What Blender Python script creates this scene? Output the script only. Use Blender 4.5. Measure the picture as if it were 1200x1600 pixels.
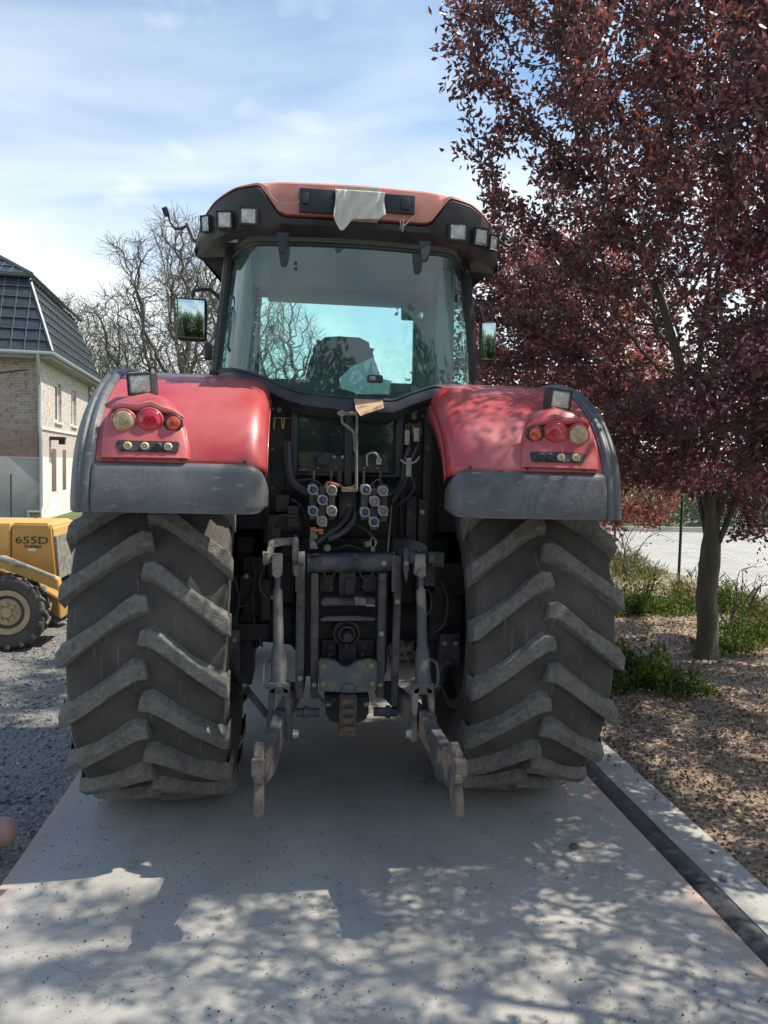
import bpy, bmesh, math, random
import numpy as np
from mathutils import Vector, Matrix, Euler
R_ = math.radians
for o in list(bpy.data.objects): bpy.data.objects.remove(o)
S = bpy.context.scene
COL = S.collection
# ------------------------------------------------------------------ camera, world, sun, exposure
F_PX, CAM = 1159.0, Vector((-.302, -4.486, 1.918))
YAW, PIT, ROL = R_(7.03), R_(3.46), R_(1.40)
fw = Vector((math.sin(YAW)*math.cos(PIT), math.cos(YAW)*math.cos(PIT), -math.sin(PIT)))
r0 = Vector((math.cos(YAW), -math.sin(YAW), 0)); u0 = r0.cross(fw)
rt = math.cos(ROL)*r0 + math.sin(ROL)*u0; up = -math.sin(ROL)*r0 + math.cos(ROL)*u0
cd = bpy.data.cameras.new('camera'); cam = bpy.data.objects.new('camera', cd); COL.objects.link(cam)
cam.matrix_world = Matrix.Translation(CAM) @ Matrix((rt, up, -fw)).transposed().to_4x4()
cd.sensor_fit = 'VERTICAL'; cd.sensor_height = 36; cd.lens = 36*F_PX/1600; cd.clip_start = .05; cd.clip_end = 3000
S.camera = cam
SUN_AZ, SUN_EL = R_(85), R_(57)
sdir = Vector((math.sin(SUN_AZ)*math.cos(SUN_EL), math.cos(SUN_AZ)*math.cos(SUN_EL), math.sin(SUN_EL)))
sd = bpy.data.lights.new('sun', 'SUN'); sd.energy = 3.4; sd.angle = R_(.5); sd.color = (1, .92, .79)
so = bpy.data.objects.new('sun', sd); COL.objects.link(so); so.rotation_euler = sdir.to_track_quat('Z', 'Y').to_euler()
W = bpy.data.worlds.new('World'); S.world = W; W.use_nodes = True
nt = W.node_tree; nt.nodes.clear(); N = nt.nodes.new; L = nt.links.new
sky = N('ShaderNodeTexSky'); sky.sky_type = 'NISHITA'; sky.sun_disc = False; sky.sun_elevation = SUN_EL; sky.sun_rotation = SUN_AZ
sky.air_density = 1.0; sky.dust_density = 1.0; sky.ozone_density = .6
tc = N('ShaderNodeTexCoord'); sep = N('ShaderNodeSeparateXYZ'); L(tc.outputs['Generated'], sep.inputs[0])
# clouds: direction projected to a flat layer so they get thinner overhead and longer near the horizon
den = N('ShaderNodeMath'); den.operation = 'ADD'; L(sep.outputs[2], den.inputs[0]); den.inputs[1].default_value = .25
vx = N('ShaderNodeMath'); vx.operation = 'DIVIDE'; L(sep.outputs[0], vx.inputs[0]); L(den.outputs[0], vx.inputs[1])
vy = N('ShaderNodeMath'); vy.operation = 'DIVIDE'; L(sep.outputs[1], vy.inputs[0]); L(den.outputs[0], vy.inputs[1])
cmb = N('ShaderNodeCombineXYZ'); L(vx.outputs[0], cmb.inputs[0]); L(vy.outputs[0], cmb.inputs[1])
mp = N('ShaderNodeMapping'); L(cmb.outputs[0], mp.inputs[0]); mp.inputs['Location'].default_value = (3.1, 1.7, 0); mp.inputs['Rotation'].default_value = (0, 0, .5); mp.inputs['Scale'].default_value = (1.0, 2.0, 1)
n1 = N('ShaderNodeTexNoise'); L(mp.outputs[0], n1.inputs[0]); n1.inputs['Scale'].default_value = 1.3; n1.inputs['Detail'].default_value = 7; n1.inputs['Roughness'].default_value = .5; n1.inputs['Distortion'].default_value = .5
cr = N('ShaderNodeValToRGB'); L(n1.outputs[0], cr.inputs[0]); cr.color_ramp.elements[0].position = .27; cr.color_ramp.elements[1].position = .78
n2 = N('ShaderNodeTexNoise'); L(cmb.outputs[0], n2.inputs[0]); n2.inputs['Scale'].default_value = 3.4; n2.inputs['Detail'].default_value = 5
cr2 = N('ShaderNodeValToRGB'); L(n2.outputs[0], cr2.inputs[0]); cr2.color_ramp.elements[0].position = .56; cr2.color_ramp.elements[1].position = .8; cr2.color_ramp.elements[1].color = (.7, .7, .7, 1)
hz = N('ShaderNodeMapRange'); L(sep.outputs[2], hz.inputs[0]); hz.inputs[1].default_value = .56; hz.inputs[2].default_value = .2; hz.inputs[3].default_value = -.5; hz.inputs[4].default_value = .46
a1 = N('ShaderNodeMath'); a1.operation = 'ADD'; L(cr.outputs[0], a1.inputs[0]); L(hz.outputs[0], a1.inputs[1])
a2 = N('ShaderNodeMath'); a2.operation = 'ADD'; a2.use_clamp = True; L(a1.outputs[0], a2.inputs[0]); L(cr2.outputs[0], a2.inputs[1])
a3 = N('ShaderNodeMath'); a3.operation = 'MULTIPLY'; L(a2.outputs[0], a3.inputs[0]); a3.inputs[1].default_value = .9
tint = N('ShaderNodeMixRGB'); tint.blend_type = 'MULTIPLY'; tint.inputs[0].default_value = 1; L(sky.outputs[0], tint.inputs[1]); tint.inputs[2].default_value = (.66, .80, .84, 1)
mx = N('ShaderNodeMixRGB'); L(a3.outputs[0], mx.inputs[0]); L(tint.outputs[0], mx.inputs[1]); mx.inputs[2].default_value = (4.9, 5.15, 5.1, 1)
bg = N('ShaderNodeBackground'); L(mx.outputs[0], bg.inputs[0]); bg.inputs[1].default_value = .136
wo = N('ShaderNodeOutputWorld'); L(bg.outputs[0], wo.inputs[0])
S.view_settings.view_transform = 'Standard'; S.view_settings.look = 'None'; S.view_settings.exposure = .85; S.view_settings.gamma = 1
S.render.engine = 'CYCLES'; S.render.resolution_x = 768; S.render.resolution_y = 1024
S.cycles.max_bounces = 8; S.cycles.transparent_max_bounces = 16

def P(px, py, y):
    """point of the plane y=const seen at photo pixel (px,py): used to read real positions off the photo"""
    d = fw + rt*((px-600)/F_PX) + up*((800-py)/F_PX)
    return CAM + d*((y-CAM.y)/d.y)

# ------------------------------------------------------------------ object helpers
def tag(o, label=None, cat=None, group=None, kind=None):
    if label: o['label'] = label
    if cat: o['category'] = cat
    if group: o['group'] = group
    if kind: o['kind'] = kind
    return o
def empty(name, loc, rz=0):
    o = bpy.data.objects.new(name, None); COL.objects.link(o); o.location = loc; o.rotation_euler = (0, 0, rz); return o
def link_mesh(name, me, parent=None):
    o = bpy.data.objects.new(name, me); COL.objects.link(o)
    if parent is not None: o.parent = parent
    return o
class MB:
    def __init__(s): s.v = []; s.f = []; s.m = []; s.mi = 0; s.marks = []
    def add(s, vs, fs):
        b = len(s.v); s.marks.append((b, len(s.f))); s.v += [tuple(v) for v in vs]; s.f += [tuple(b+i for i in f) for f in fs]; s.m += [s.mi]*len(fs); return s
    def bm(s, bm, M=None):
        if M is not None: bm.transform(M)
        bm.verts.index_update(); s.add([v.co[:] for v in bm.verts], [[v.index for v in f.verts] for f in bm.faces]); bm.free(); return s
    def box(s, c, size, rot=None, bev=0, seg=2):
        b = bmesh.new(); bmesh.ops.create_cube(b, size=1)
        for v in b.verts: v.co = Vector((v.co.x*size[0], v.co.y*size[1], v.co.z*size[2]))
        if bev: bmesh.ops.bevel(b, geom=b.edges[:], offset=min(bev, min(size)*.45), segments=seg, affect='EDGES', profile=.6)
        M = Matrix.Translation(c) @ (rot.to_4x4() if rot else Matrix())
        return s.bm(b, M)
    def bb(s, x0, x1, y0, y1, z0, z1, bev=0): return s.box(((x0+x1)/2, (y0+y1)/2, (z0+z1)/2), (abs(x1-x0), abs(y1-y0), abs(z1-z0)), None, bev)
    def px(s, x0, y0, x1, y1, Y, D, bev=.004):      # box covering a photo rectangle, rear face at y=Y, depth D
        a = P(x0, y0, Y); b = P(x1, y1, Y); return s.bb(a.x, b.x, Y, Y+D, b.z, a.z, bev)
    def cyl(s, a, b, r, r2=None, n=16, cap=True):
        a, b = Vector(a), Vector(b); r2 = r if r2 is None else r2
        return s.tube([a, b], [r, r2], n, cap)
    def tube(s, pts, r, n=8, cap=True, closed=False):
        pts = [Vector(p) for p in pts]; k = len(pts)
        if not isinstance(r, (list, tuple)): r = [r]*k
        vs = []; t0 = None; u = None
        for i, p in enumerate(pts):
            t = (pts[min(i+1, k-1)]-pts[max(i-1, 0)]).normalized()
            if u is None: u = t.orthogonal().normalized()
            else:
                u = u-t*u.dot(t); u = u.normalized() if u.length > 1e-6 else t.orthogonal().normalized()
            w = t.cross(u)
            for j in range(n):
                a = 2*math.pi*j/n; vs.append(p+(u*math.cos(a)+w*math.sin(a))*r[i])
        fs = [(i*n+j, i*n+(j+1) % n, (i+1)*n+(j+1) % n, (i+1)*n+j) for i in range(k-1) for j in range(n)]
        if cap: fs += [tuple(range(n-1, -1, -1)), tuple((k-1)*n+j for j in range(n))]
        return s.add(vs, fs)
    def disc(s, px, py, Y, r, D, n=20, r2=None):     # cylinder along y, its rear face at photo pixel
        p = P(px, py, Y); return s.cyl(p, p+Vector((0, D, 0)), r, r2, n)
    def lathe(s, prof, axis='x', c=(0, 0, 0), n=64, closed=False):   # prof: (axial, radius)
        vs = []; k = len(prof); c = Vector(c)
        for a, r in prof:
            for j in range(n):
                t = 2*math.pi*j/n; q = (r*math.cos(t), r*math.sin(t))
                vs.append(c+(Vector((a, q[0], q[1])) if axis == 'x' else Vector((q[0], a, q[1])) if axis == 'y' else Vector((q[0], q[1], a))))
        kk = k if closed else k-1
        fs = [(i*n+j, i*n+(j+1) % n, ((i+1) % k)*n+(j+1) % n, ((i+1) % k)*n+j) for i in range(kk) for j in range(n)]
        if not closed: fs += [tuple(range(n)), tuple((k-1)*n+j for j in range(n-1, -1, -1))]
        return s.add(vs, fs)
    def prism(s, pts, off, bev=0):                   # pts: planar polygon (3D), extruded by vector off
        off = Vector(off); b = bmesh.new(); vs = [b.verts.new(Vector(p)) for p in pts]; f = b.faces.new(vs)
        r = bmesh.ops.extrude_face_region(b, geom=[f]); bmesh.ops.translate(b, verts=[v for v in r['geom'] if isinstance(v, bmesh.types.BMVert)], vec=off)
        bmesh.ops.recalc_face_normals(b, faces=b.faces[:])
        if bev: bmesh.ops.bevel(b, geom=[e for e in b.edges if len(e.link_faces) == 2 and e.calc_face_angle(0) > .5], offset=bev, segments=2, affect='EDGES')
        return s.bm(b)
    def pxpoly(s, pts, Y, D, bev=.004): return s.prism([P(x, y, Y) for x, y in pts], (0, D, 0), bev)
    def grid(s, rows, closed=False):
        m = len(rows); n = len(rows[0]); vs = [v for r in rows for v in r]
        fs = [(i*n+j, i*n+(j+1) % n, (i+1)*n+(j+1) % n, (i+1)*n+j) for i in range(m-1) for j in range(n if closed else n-1)]
        return s.add(vs, fs)
    def sphere(s, c, r, sc=(1, 1, 1), n=12):
        b = bmesh.new(); bmesh.ops.create_uvsphere(b, u_segments=n, v_segments=max(6, n//2), radius=r)
        return s.bm(b, Matrix.Translation(c) @ Matrix.Diagonal((*sc, 1)))
    def each(s, name, mats, parent=None, ang=35, join=1):     # one object per shape added (join = how many shapes make one piece)
        mk = s.marks[::join]; out = []
        for i, (v0, f0) in enumerate(mk):
            v1, f1 = mk[i+1] if i+1 < len(mk) else (len(s.v), len(s.f))
            q = MB(); q.v = s.v[v0:v1]; q.f = [tuple(k-v0 for k in f) for f in s.f[f0:f1]]; q.m = s.m[f0:f1]
            out.append(q.build(name, mats, parent, ang))
        return out
    def build(s, name, mats, parent=None, ang=35, recalc=True, solid=0, flat=False):
        if not isinstance(mats, (list, tuple)): mats = [mats]
        me = bpy.data.meshes.new(name); me.from_pydata(s.v, [], s.f)
        for m in mats: me.materials.append(m)
        for p, mi in zip(me.polygons, s.m): p.material_index = mi
        b = bmesh.new(); b.from_mesh(me)
        if recalc: bmesh.ops.recalc_face_normals(b, faces=b.faces[:])
        if not flat:
            for f in b.faces: f.smooth = True
            for e in b.edges:
                if len(e.link_faces) == 2 and e.calc_face_angle(0) > R_(ang): e.smooth = False
        b.to_mesh(me); b.free()
        o = link_mesh(name, me, parent)
        if solid:
            md = o.modifiers.new('thick', 'SOLIDIFY'); md.thickness = solid; md.offset = -1
        return o
def np_mesh(name, V, F, mat, col=None, parent=None, smooth=False):
    me = bpy.data.meshes.new(name); nf, k = F.shape
    me.vertices.add(len(V)); me.vertices.foreach_set('co', V.astype(np.float32).ravel())
    me.loops.add(nf*k); me.loops.foreach_set('vertex_index', F.astype(np.int32).ravel())
    me.polygons.add(nf); me.polygons.foreach_set('loop_start', np.arange(0, nf*k, k, dtype=np.int32))
    me.update(calc_edges=True)
    if smooth: me.polygons.foreach_set('use_smooth', np.ones(nf, bool))
    if col is not None:
        a = me.color_attributes.new('col', 'FLOAT_COLOR', 'POINT')
        a.data.foreach_set('color', np.c_[col, np.ones(len(col))].astype(np.float32).ravel())
    me.materials.append(mat)
    return link_mesh(name, me, parent)
# ------------------------------------------------------------------ materials
def mat(name, col, rough=.6, metal=0, col2=None, vs=6, lo=.4, hi=.65, bump=0, bs=80, coat=0, dust=None, dust_amt=.5, dust_s=3, detail=6, spec=.5, stretch=None, edge=None):
    m = bpy.data.materials.new(name); m.use_nodes = True; t = m.node_tree; n = t.nodes; l = t.links.new; b = n['Principled BSDF']
    b.inputs['Base Color'].default_value = (*col, 1); b.inputs['Roughness'].default_value = rough; b.inputs['Metallic'].default_value = metal
    b.inputs['Specular IOR Level'].default_value = spec
    if coat: b.inputs['Coat Weight'].default_value = coat; b.inputs['Coat Roughness'].default_value = .12
    tc = n.new('ShaderNodeTexCoord'); src = tc.outputs['Object']
    if stretch:
        mp = n.new('ShaderNodeMapping'); mp.inputs['Scale'].default_value = stretch; l(src, mp.inputs[0]); src = mp.outputs[0]
    cur = None
    def noise(sc, lo, hi, d=detail):
        a = n.new('ShaderNodeTexNoise'); l(src, a.inputs[0]); a.inputs['Scale'].default_value = sc; a.inputs['Detail'].default_value = d; a.inputs['Roughness'].default_value = .62
        r = n.new('ShaderNodeMapRange'); l(a.outputs[0], r.inputs[0]); r.inputs[1].default_value = lo; r.inputs[2].default_value = hi; return r.outputs[0]
    if col2 is not None:
        x = n.new('ShaderNodeMixRGB'); l(noise(vs, lo, hi), x.inputs[0]); x.inputs[1].default_value = (*col, 1); x.inputs[2].default_value = (*col2, 1); cur = x.outputs[0]
    if dust is not None:
        x = n.new('ShaderNodeMixRGB'); f = n.new('ShaderNodeMath'); f.operation = 'MULTIPLY'; l(noise(dust_s, .38, .72, 9), f.inputs[0]); f.inputs[1].default_value = dust_amt
        l(f.outputs[0], x.inputs[0]); x.inputs[2].default_value = (*dust, 1)
        if cur: l(cur, x.inputs[1])
        else: x.inputs[1].default_value = (*col, 1)
        cur = x.outputs[0]
        rr = n.new('ShaderNodeMapRange'); l(f.outputs[0], rr.inputs[0]); rr.inputs[3].default_value = rough; rr.inputs[4].default_value = min(1, rough+.45); l(rr.outputs[0], b.inputs['Roughness'])
    if cur: l(cur, b.inputs['Base Color'])
    if bump:
        a = n.new('ShaderNodeTexNoise'); l(src, a.inputs[0]); a.inputs['Scale'].default_value = bs; a.inputs['Detail'].default_value = 5
        bp = n.new('ShaderNodeBump'); bp.inputs['Strength'].default_value = bump; bp.inputs['Distance'].default_value = .01; l(a.outputs[0], bp.inputs['Height']); l(bp.outputs[0], b.inputs['Normal'])
    return m
def leafmat(name, trans=.35, tint=(1, .5, .4), rough=.45, spec=.35):
    m = bpy.data.materials.new(name); m.use_nodes = True; t = m.node_tree; n = t.nodes; l = t.links.new; b = n['Principled BSDF']; o = n['Material Output']
    a = n.new('ShaderNodeVertexColor'); a.layer_name = 'col'; l(a.outputs[0], b.inputs['Base Color']); b.inputs['Roughness'].default_value = rough; b.inputs['Specular IOR Level'].default_value = spec
    tr = n.new('ShaderNodeBsdfTranslucent'); mu = n.new('ShaderNodeMixRGB'); mu.blend_type = 'MULTIPLY'; mu.inputs[0].default_value = 1; l(a.outputs[0], mu.inputs[1]); mu.inputs[2].default_value = (*[c*2.2 for c in tint], 1)
    l(mu.outputs[0], tr.inputs[0]); x = n.new('ShaderNodeMixShader'); x.inputs[0].default_value = trans; l(b.outputs[0], x.inputs[1]); l(tr.outputs[0], x.inputs[2]); l(x.outputs[0], o.inputs[0]); return m
def glassmat(name, tint, g0=.05, g1=.85, dirt_lift=.08):
    m = bpy.data.materials.new(name); m.use_nodes = True; t = m.node_tree; n = t.nodes; l = t.links.new; o = n['Material Output']; n.remove(n['Principled BSDF'])
    tr = n.new('ShaderNodeBsdfTransparent'); tr.inputs[0].default_value = (*tint, 1)
    df = n.new('ShaderNodeBsdfDiffuse'); df.inputs[0].default_value = (.25, .46, .49, 1)  # sea-green diffuse layer over the glass, brightens the dim cab interior by colour
    tc = n.new('ShaderNodeTexCoord'); ns = n.new('ShaderNodeTexNoise'); l(tc.outputs['Object'], ns.inputs[0]); ns.inputs['Scale'].default_value = 3; ns.inputs['Detail'].default_value = 8
    mr = n.new('ShaderNodeMapRange'); l(ns.outputs[0], mr.inputs[0]); mr.inputs[1].default_value = .35; mr.inputs[2].default_value = .75; mr.inputs[3].default_value = dirt_lift*.5; mr.inputs[4].default_value = dirt_lift*1.6
    x0 = n.new('ShaderNodeMixShader'); l(mr.outputs[0], x0.inputs[0]); l(tr.outputs[0], x0.inputs[1]); l(df.outputs[0], x0.inputs[2])
    gl = n.new('ShaderNodeBsdfGlossy'); gl.inputs['Roughness'].default_value = .02
    lw = n.new('ShaderNodeLayerWeight'); lw.inputs[0].default_value = .5
    pw = n.new('ShaderNodeMath'); pw.operation = 'POWER'; l(lw.outputs['Facing'], pw.inputs[0]); pw.inputs[1].default_value = 4
    ma = n.new('ShaderNodeMath'); ma.operation = 'MULTIPLY_ADD'; l(pw.outputs[0], ma.inputs[0]); ma.inputs[1].default_value = g1; ma.inputs[2].default_value = g0
    x1 = n.new('ShaderNodeMixShader'); l(ma.outputs[0], x1.inputs[0]); l(x0.outputs[0], x1.inputs[1]); l(gl.outputs[0], x1.inputs[2]); l(x1.outputs[0], o.inputs[0]); return m
def swirlmat():       # weathered polymer with bleached, wood-grain like swirls and fine scratches
    m = bpy.data.materials.new('bleached_polymer'); m.use_nodes = True; t = m.node_tree; n = t.nodes; l = t.links.new; b = n['Principled BSDF']; tc = n.new('ShaderNodeTexCoord'); o = tc.outputs['Object']
    def NZ(sc, d, vec=o, dist=0):
        a = n.new('ShaderNodeTexNoise'); l(vec, a.inputs[0]); a.inputs['Scale'].default_value = sc; a.inputs['Detail'].default_value = d; a.inputs['Distortion'].default_value = dist; return a.outputs[0]
    def MR(v, a, c, e=0, f=1):
        r = n.new('ShaderNodeMapRange'); l(v, r.inputs[0]); r.inputs[1].default_value = a; r.inputs[2].default_value = c; r.inputs[3].default_value = e; r.inputs[4].default_value = f; return r.outputs[0]
    base = NZ(3.2, 1.0, o, .4); mu = n.new('ShaderNodeMath'); mu.operation = 'MULTIPLY'; l(base, mu.inputs[0]); mu.inputs[1].default_value = 95
    si = n.new('ShaderNodeMath'); si.operation = 'SINE'; l(mu.outputs[0], si.inputs[0]); ring = MR(si.outputs[0], -.6, 1.0); msk = MR(NZ(2.6, 3), .42, .62)
    f = n.new('ShaderNodeMath'); f.operation = 'MULTIPLY'; l(ring, f.inputs[0]); l(msk, f.inputs[1])
    def MX(fac, c1, c2):
        x = n.new('ShaderNodeMixRGB'); l(fac, x.inputs[0])
        for k, c in ((1, c1), (2, c2)):
            if isinstance(c, tuple): x.inputs[k].default_value = (*c, 1)
            else: l(c, x.inputs[k])
        return x.outputs[0]
    c = MX(MR(NZ(1.8, 5), .35, .65), (.085, .088, .10), (.125, .128, .14)); c = MX(MR(NZ(9, 8), .5, .72, 0, .6), c, (.19, .185, .18)); f2 = n.new('ShaderNodeMath'); f2.operation = 'MULTIPLY'; l(f.outputs[0], f2.inputs[0]); f2.inputs[1].default_value = .15
    c = MX(f2.outputs[0], c, (.27, .275, .29)); mp = n.new('ShaderNodeMapping'); mp.inputs['Scale'].default_value = (14, 3, 60); mp.inputs['Rotation'].default_value = (0, .5, 0); l(o, mp.inputs[0])
    c = MX(MR(NZ(1, 5, mp.outputs[0]), .64, .70, 0, .5), c, (.3, .3, .31)); l(c, b.inputs['Base Color']); l(MR(NZ(6, 6), .3, .7, .34, .6), b.inputs['Roughness'])
    return m
M = {}
M['red'] = mat('red_paint', (.46, .045, .05), .33, 0, (.52, .085, .09), 2.5, coat=.4, dust=(.55, .24, .23), dust_amt=.42, dust_s=2.6)
M['roofred'] = mat('faded_red_paint', (.50, .11, .08), .45, 0, (.58, .2, .15), 3, dust=(.55, .33, .28), dust_amt=.4)
M['black'] = mat('black_plastic', (.022, .024, .03), .42, 0, (.035, .037, .045), 4, dust=(.12, .12, .125), dust_amt=.35, dust_s=4)
M['dark'] = mat('dark_painted_steel', (.018, .019, .023), .5, 0, (.03, .03, .034), 8, dust=(.09, .08, .07), dust_amt=.5, dust_s=6, bump=.15)
M['steel'] = mat('blue_grey_steel', (.05, .055, .066), .42, .25, (.10, .104, .112), 9, dust=(.19, .16, .13), dust_amt=.6, dust_s=9, bump=.15)
M['cast'] = mat('beige_castiron', (.3, .29, .25), .55, .2, (.2, .19, .17), 14, dust=(.12, .1, .09), dust_amt=.5, dust_s=14, bump=.2)
M['rusty'] = mat('worn_rusty_steel', (.085, .088, .098), .55, .2, (.30, .225, .18), 6, .5, .57, dust=(.16, .13, .11), dust_amt=.4, dust_s=18, bump=.25)
M['tanrust'] = mat('worn_tan_rust', (.20, .15, .12), .65, .1, (.12, .105, .10), 22, dust=(.34, .27, .21), dust_amt=.6, dust_s=20, bump=.35)
M['chrome'] = mat('zinc_plated', (.5, .5, .48), .3, .8, (.3, .29, .27), 20)
M['rubber'] = mat('dusty_rubber', (.062, .058, .053), .85, 0, (.042, .040, .037), 5, dust=(.145, .13, .112), dust_amt=.75, dust_s=3.2, bump=.5, bs=90)
def scuff(m, col, sc, lo, hi):      # thin pale scrapes running round the tread
    t = m.node_tree; n = t.nodes; l = t.links.new; b = n['Principled BSDF']; src = b.inputs['Base Color'].links[0].from_socket; tc = n.new('ShaderNodeTexCoord'); mp = n.new('ShaderNodeMapping'); mp.inputs['Scale'].default_value = sc; l(tc.outputs['Object'], mp.inputs[0])
    a = n.new('ShaderNodeTexNoise'); l(mp.outputs[0], a.inputs[0]); a.inputs['Scale'].default_value = 1; a.inputs['Detail'].default_value = 4; a.inputs['Distortion'].default_value = .4
    r = n.new('ShaderNodeMapRange'); l(a.outputs[0], r.inputs[0]); r.inputs[1].default_value = lo; r.inputs[2].default_value = hi; r.inputs[4].default_value = .4; x = n.new('ShaderNodeMixRGB'); l(r.outputs[0], x.inputs[0]); l(src, x.inputs[1]); x.inputs[2].default_value = (*col, 1); l(x.outputs[0], b.inputs['Base Color'])
scuff(M['rubber'], (.22, .2, .175), (75, 6, 6), .62, .70)
M['lug'] = mat('lug_rubber', (.165, .157, .142), .85, 0, (.10, .095, .087), 9, dust=(.28, .265, .235), dust_amt=.75, dust_s=38, bump=.9, bs=110)
M['rim'] = mat('rim_paint', (.11, .075, .055), .6, 0, (.06, .05, .045), 7, dust=(.16, .13, .1), dust_amt=.6)
M['mudflap'] = swirlmat()
M['lens'] = mat('lamp_lens', (.55, .56, .54), .15, .3, (.8, .8, .76), 30, bump=.8, bs=70)
M['redlens'] = mat('red_lens', (.5, .01, .03), .12, 0, (.65, .04, .08), 30, coat=.8)
M['orangelens'] = mat('orange_lens', (.55, .05, .02), .12, 0, (.7, .12, .05), 30, coat=.8)
M['amberlens'] = mat('clear_amber_lens', (.42, .27, .15), .12, 0, (.62, .48, .33), 22, coat=.8)
M['cream'] = mat('cream_button', (.75, .62, .35), .4)
M['blue'] = mat('blue_cap', (.03, .045, .18), .5, 0, (.05, .07, .26), 30, dust=(.14, .14, .16), dust_amt=.6, dust_s=30)
M['coupler'] = mat('dusty_grey_coupler', (.46, .44, .40), .45, .3, (.3, .285, .26), 30, bump=.2)
M['orange'] = mat('orange_lever', (.55, .16, .08), .5)
M['tan'] = mat('tan_block', (.5, .3, .18), .6)
M['yellow'] = mat('yellow_bracket', (.5, .38, .05), .5)
M['interior'] = mat('cab_liner', (.26, .28, .28), .8)
M['seat'] = mat('seat_fabric', (.035, .038, .045), .85, 0, (.06, .06, .07), 12)
M['cloth'] = mat('off_white_cloth', (.74, .71, .64), .9, 0, (.62, .59, .52), 9, bump=.4, bs=40)
M['label'] = mat('pale_plate', (.5, .46, .4), .7, 0, (.42, .38, .33), 12)
M['card'] = mat('cardboard', (.55, .37, .22), .9, 0, (.48, .32, .19), 12)
M['paper'] = mat('paper', (.8, .78, .7), .8)
M['glass'] = glassmat('tinted_glass', (.62, .94, .92), .10, .9, .11)
M['clearglass'] = glassmat('cab_glass', (.84, .98, .955), .05, .8, .03)
M['mirror'] = mat('mirror_glass', (.6, .72, .68), .05, 1.0)
M['yel'] = mat('machine_yellow', (.62, .36, .085), .45, 0, (.55, .3, .07), 3, dust=(.6, .45, .25), dust_amt=.4, dust_s=5)
M['yelrim'] = mat('faded_yellow_rim', (.55, .40, .22), .65, 0, (.48, .34, .19), 5, dust=(.4, .33, .24), dust_amt=.5)
M['ink'] = mat('dark_decal', (.08, .05, .03), .6)
M['white'] = mat('white_decal', (.75, .74, .7), .6)
M['plate'] = mat('dark_blue_plate', (.022, .03, .045), .45, 0, (.035, .045, .06), 6)

# ------------------------------------------------------------------ TRACTOR
T = empty('tractor', (0, 0, 0))
tag(T, 'big red farm tractor seen from behind on the concrete slab, hitch arms lowered', 'tractor')

def make_tyre(Rad, Wd, rimR, nl, name, lugsc=1.0):
    mb = MB(); h = Wd/2
    k = Rad/1.02
    pr = [(-h*.62, rimR), (-h*.80, rimR+.04), (-h*.93, rimR+.12*k), (-h*.985, rimR+.22*k), (-h*.97, .87*k), (-h*.945, .925*k), (-h*.89, .946*k), (-h*.5, .961*k), (0, .966*k), (h*.5, .961*k), (h*.89, .946*k), (h*.945, .925*k), (h*.97, .87*k), (h*.985, rimR+.22*k), (h*.93, rimR+.12*k), (h*.80, rimR+.04), (h*.62, rimR)]
    mb.lathe(pr, 'x', n=96)
    mb.mi = 1
    rnd = random.Random(5)
    for side in (-1, 1):
        for i in range(nl):
            th0 = 2*math.pi*(i+(.5 if side > 0 else 0))/nl
            st = [(-.016, -.0, .035), (.03, .0, .042), (.07, .026, .039), (.13, .076, .034), (.2, .138, .033), (.28, .202, .034), (.345, .256, .037), (.370, .276, .038)]
            rows = []
            for q, (w, s, hw) in enumerate(st):
                w *= h/.36; s *= k; hw *= k
                jj = 1+rnd.uniform(-.04, .04)
                top = (1.02-.02*(w/h)**2)*k - (.012*k if q == len(st)-1 else 0)
                th = th0 - s/Rad
                slope = .8 if .05*h/.36 < w < .33*h/.36 else .45
                def pt(rr, e, wo=0):   # e: offset across the lug (circumferential), wo axial offset
                    a = th + e*math.cos(slope*.7)/rr
                    ww = side*(w + wo + e*slope*.45*(0 if q == len(st)-1 else 1))
                    return (ww, -rr*math.cos(a), rr*math.sin(a))
                base = .935*k if q < len(st)-1 else .86*k
                rows.append([pt(base, -hw*1.55*jj), pt(top, -hw*jj), pt(top, hw*jj), pt(base, hw*1.55*jj)])
            n0 = len(mb.v); vs = [v for r in rows for v in r]; m_ = len(rows)
            fs = [(a*4+b, a*4+b+1, (a+1)*4+b+1, (a+1)*4+b) for a in range(m_-1) for b in range(3)]
            fs += [(0, 1, 2, 3), ((m_-1)*4+3, (m_-1)*4+2, (m_-1)*4+1, (m_-1)*4)]
            mb.add(vs, fs)
    ob = mb.build(name, [M['rubber'], M['lug']], None, 40)
    md = ob.modifiers.new('soft', 'BEVEL'); md.width = .007; md.segments = 2; md.limit_method = 'ANGLE'; md.angle_limit = R_(40)
    return ob
def make_rim(rimR, w, parent, name, m, face_off):
    mb = MB()
    pr = [(-w/2, rimR+.025), (-w/2, rimR-.03), (-w*.38, rimR-.035), (-w*.3, rimR-.07), (w*.3, rimR-.07), (w*.38, rimR-.035), (w/2, rimR-.03), (w/2, rimR+.025), (w*.36, rimR+.004), (-w*.36, rimR+.004)]
    mb.lathe(pr, 'x', n=64, closed=True)
    f = face_off
    mb.lathe([(f, rimR-.072), (f+.05, rimR-.16), (f+.02, rimR*.5), (f+.02, .02), (f+.04, .02), (f+.045, rimR*.5), (f+.075, rimR-.16), (f+.03, rimR-.072)], 'x', n=64)
    for i in range(8):
        a = 2*math.pi*i/8; mb.cyl((f-.02, .22*rimR/.53*math.cos(a), .22*rimR/.53*math.sin(a)), (f+.09, .22*rimR/.53*math.cos(a), .22*rimR/.53*math.sin(a)), .018, n=6)
    return mb.build(name, m, parent)
ty = make_tyre(1.02, .76, .535, 20, 'tyre')
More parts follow.
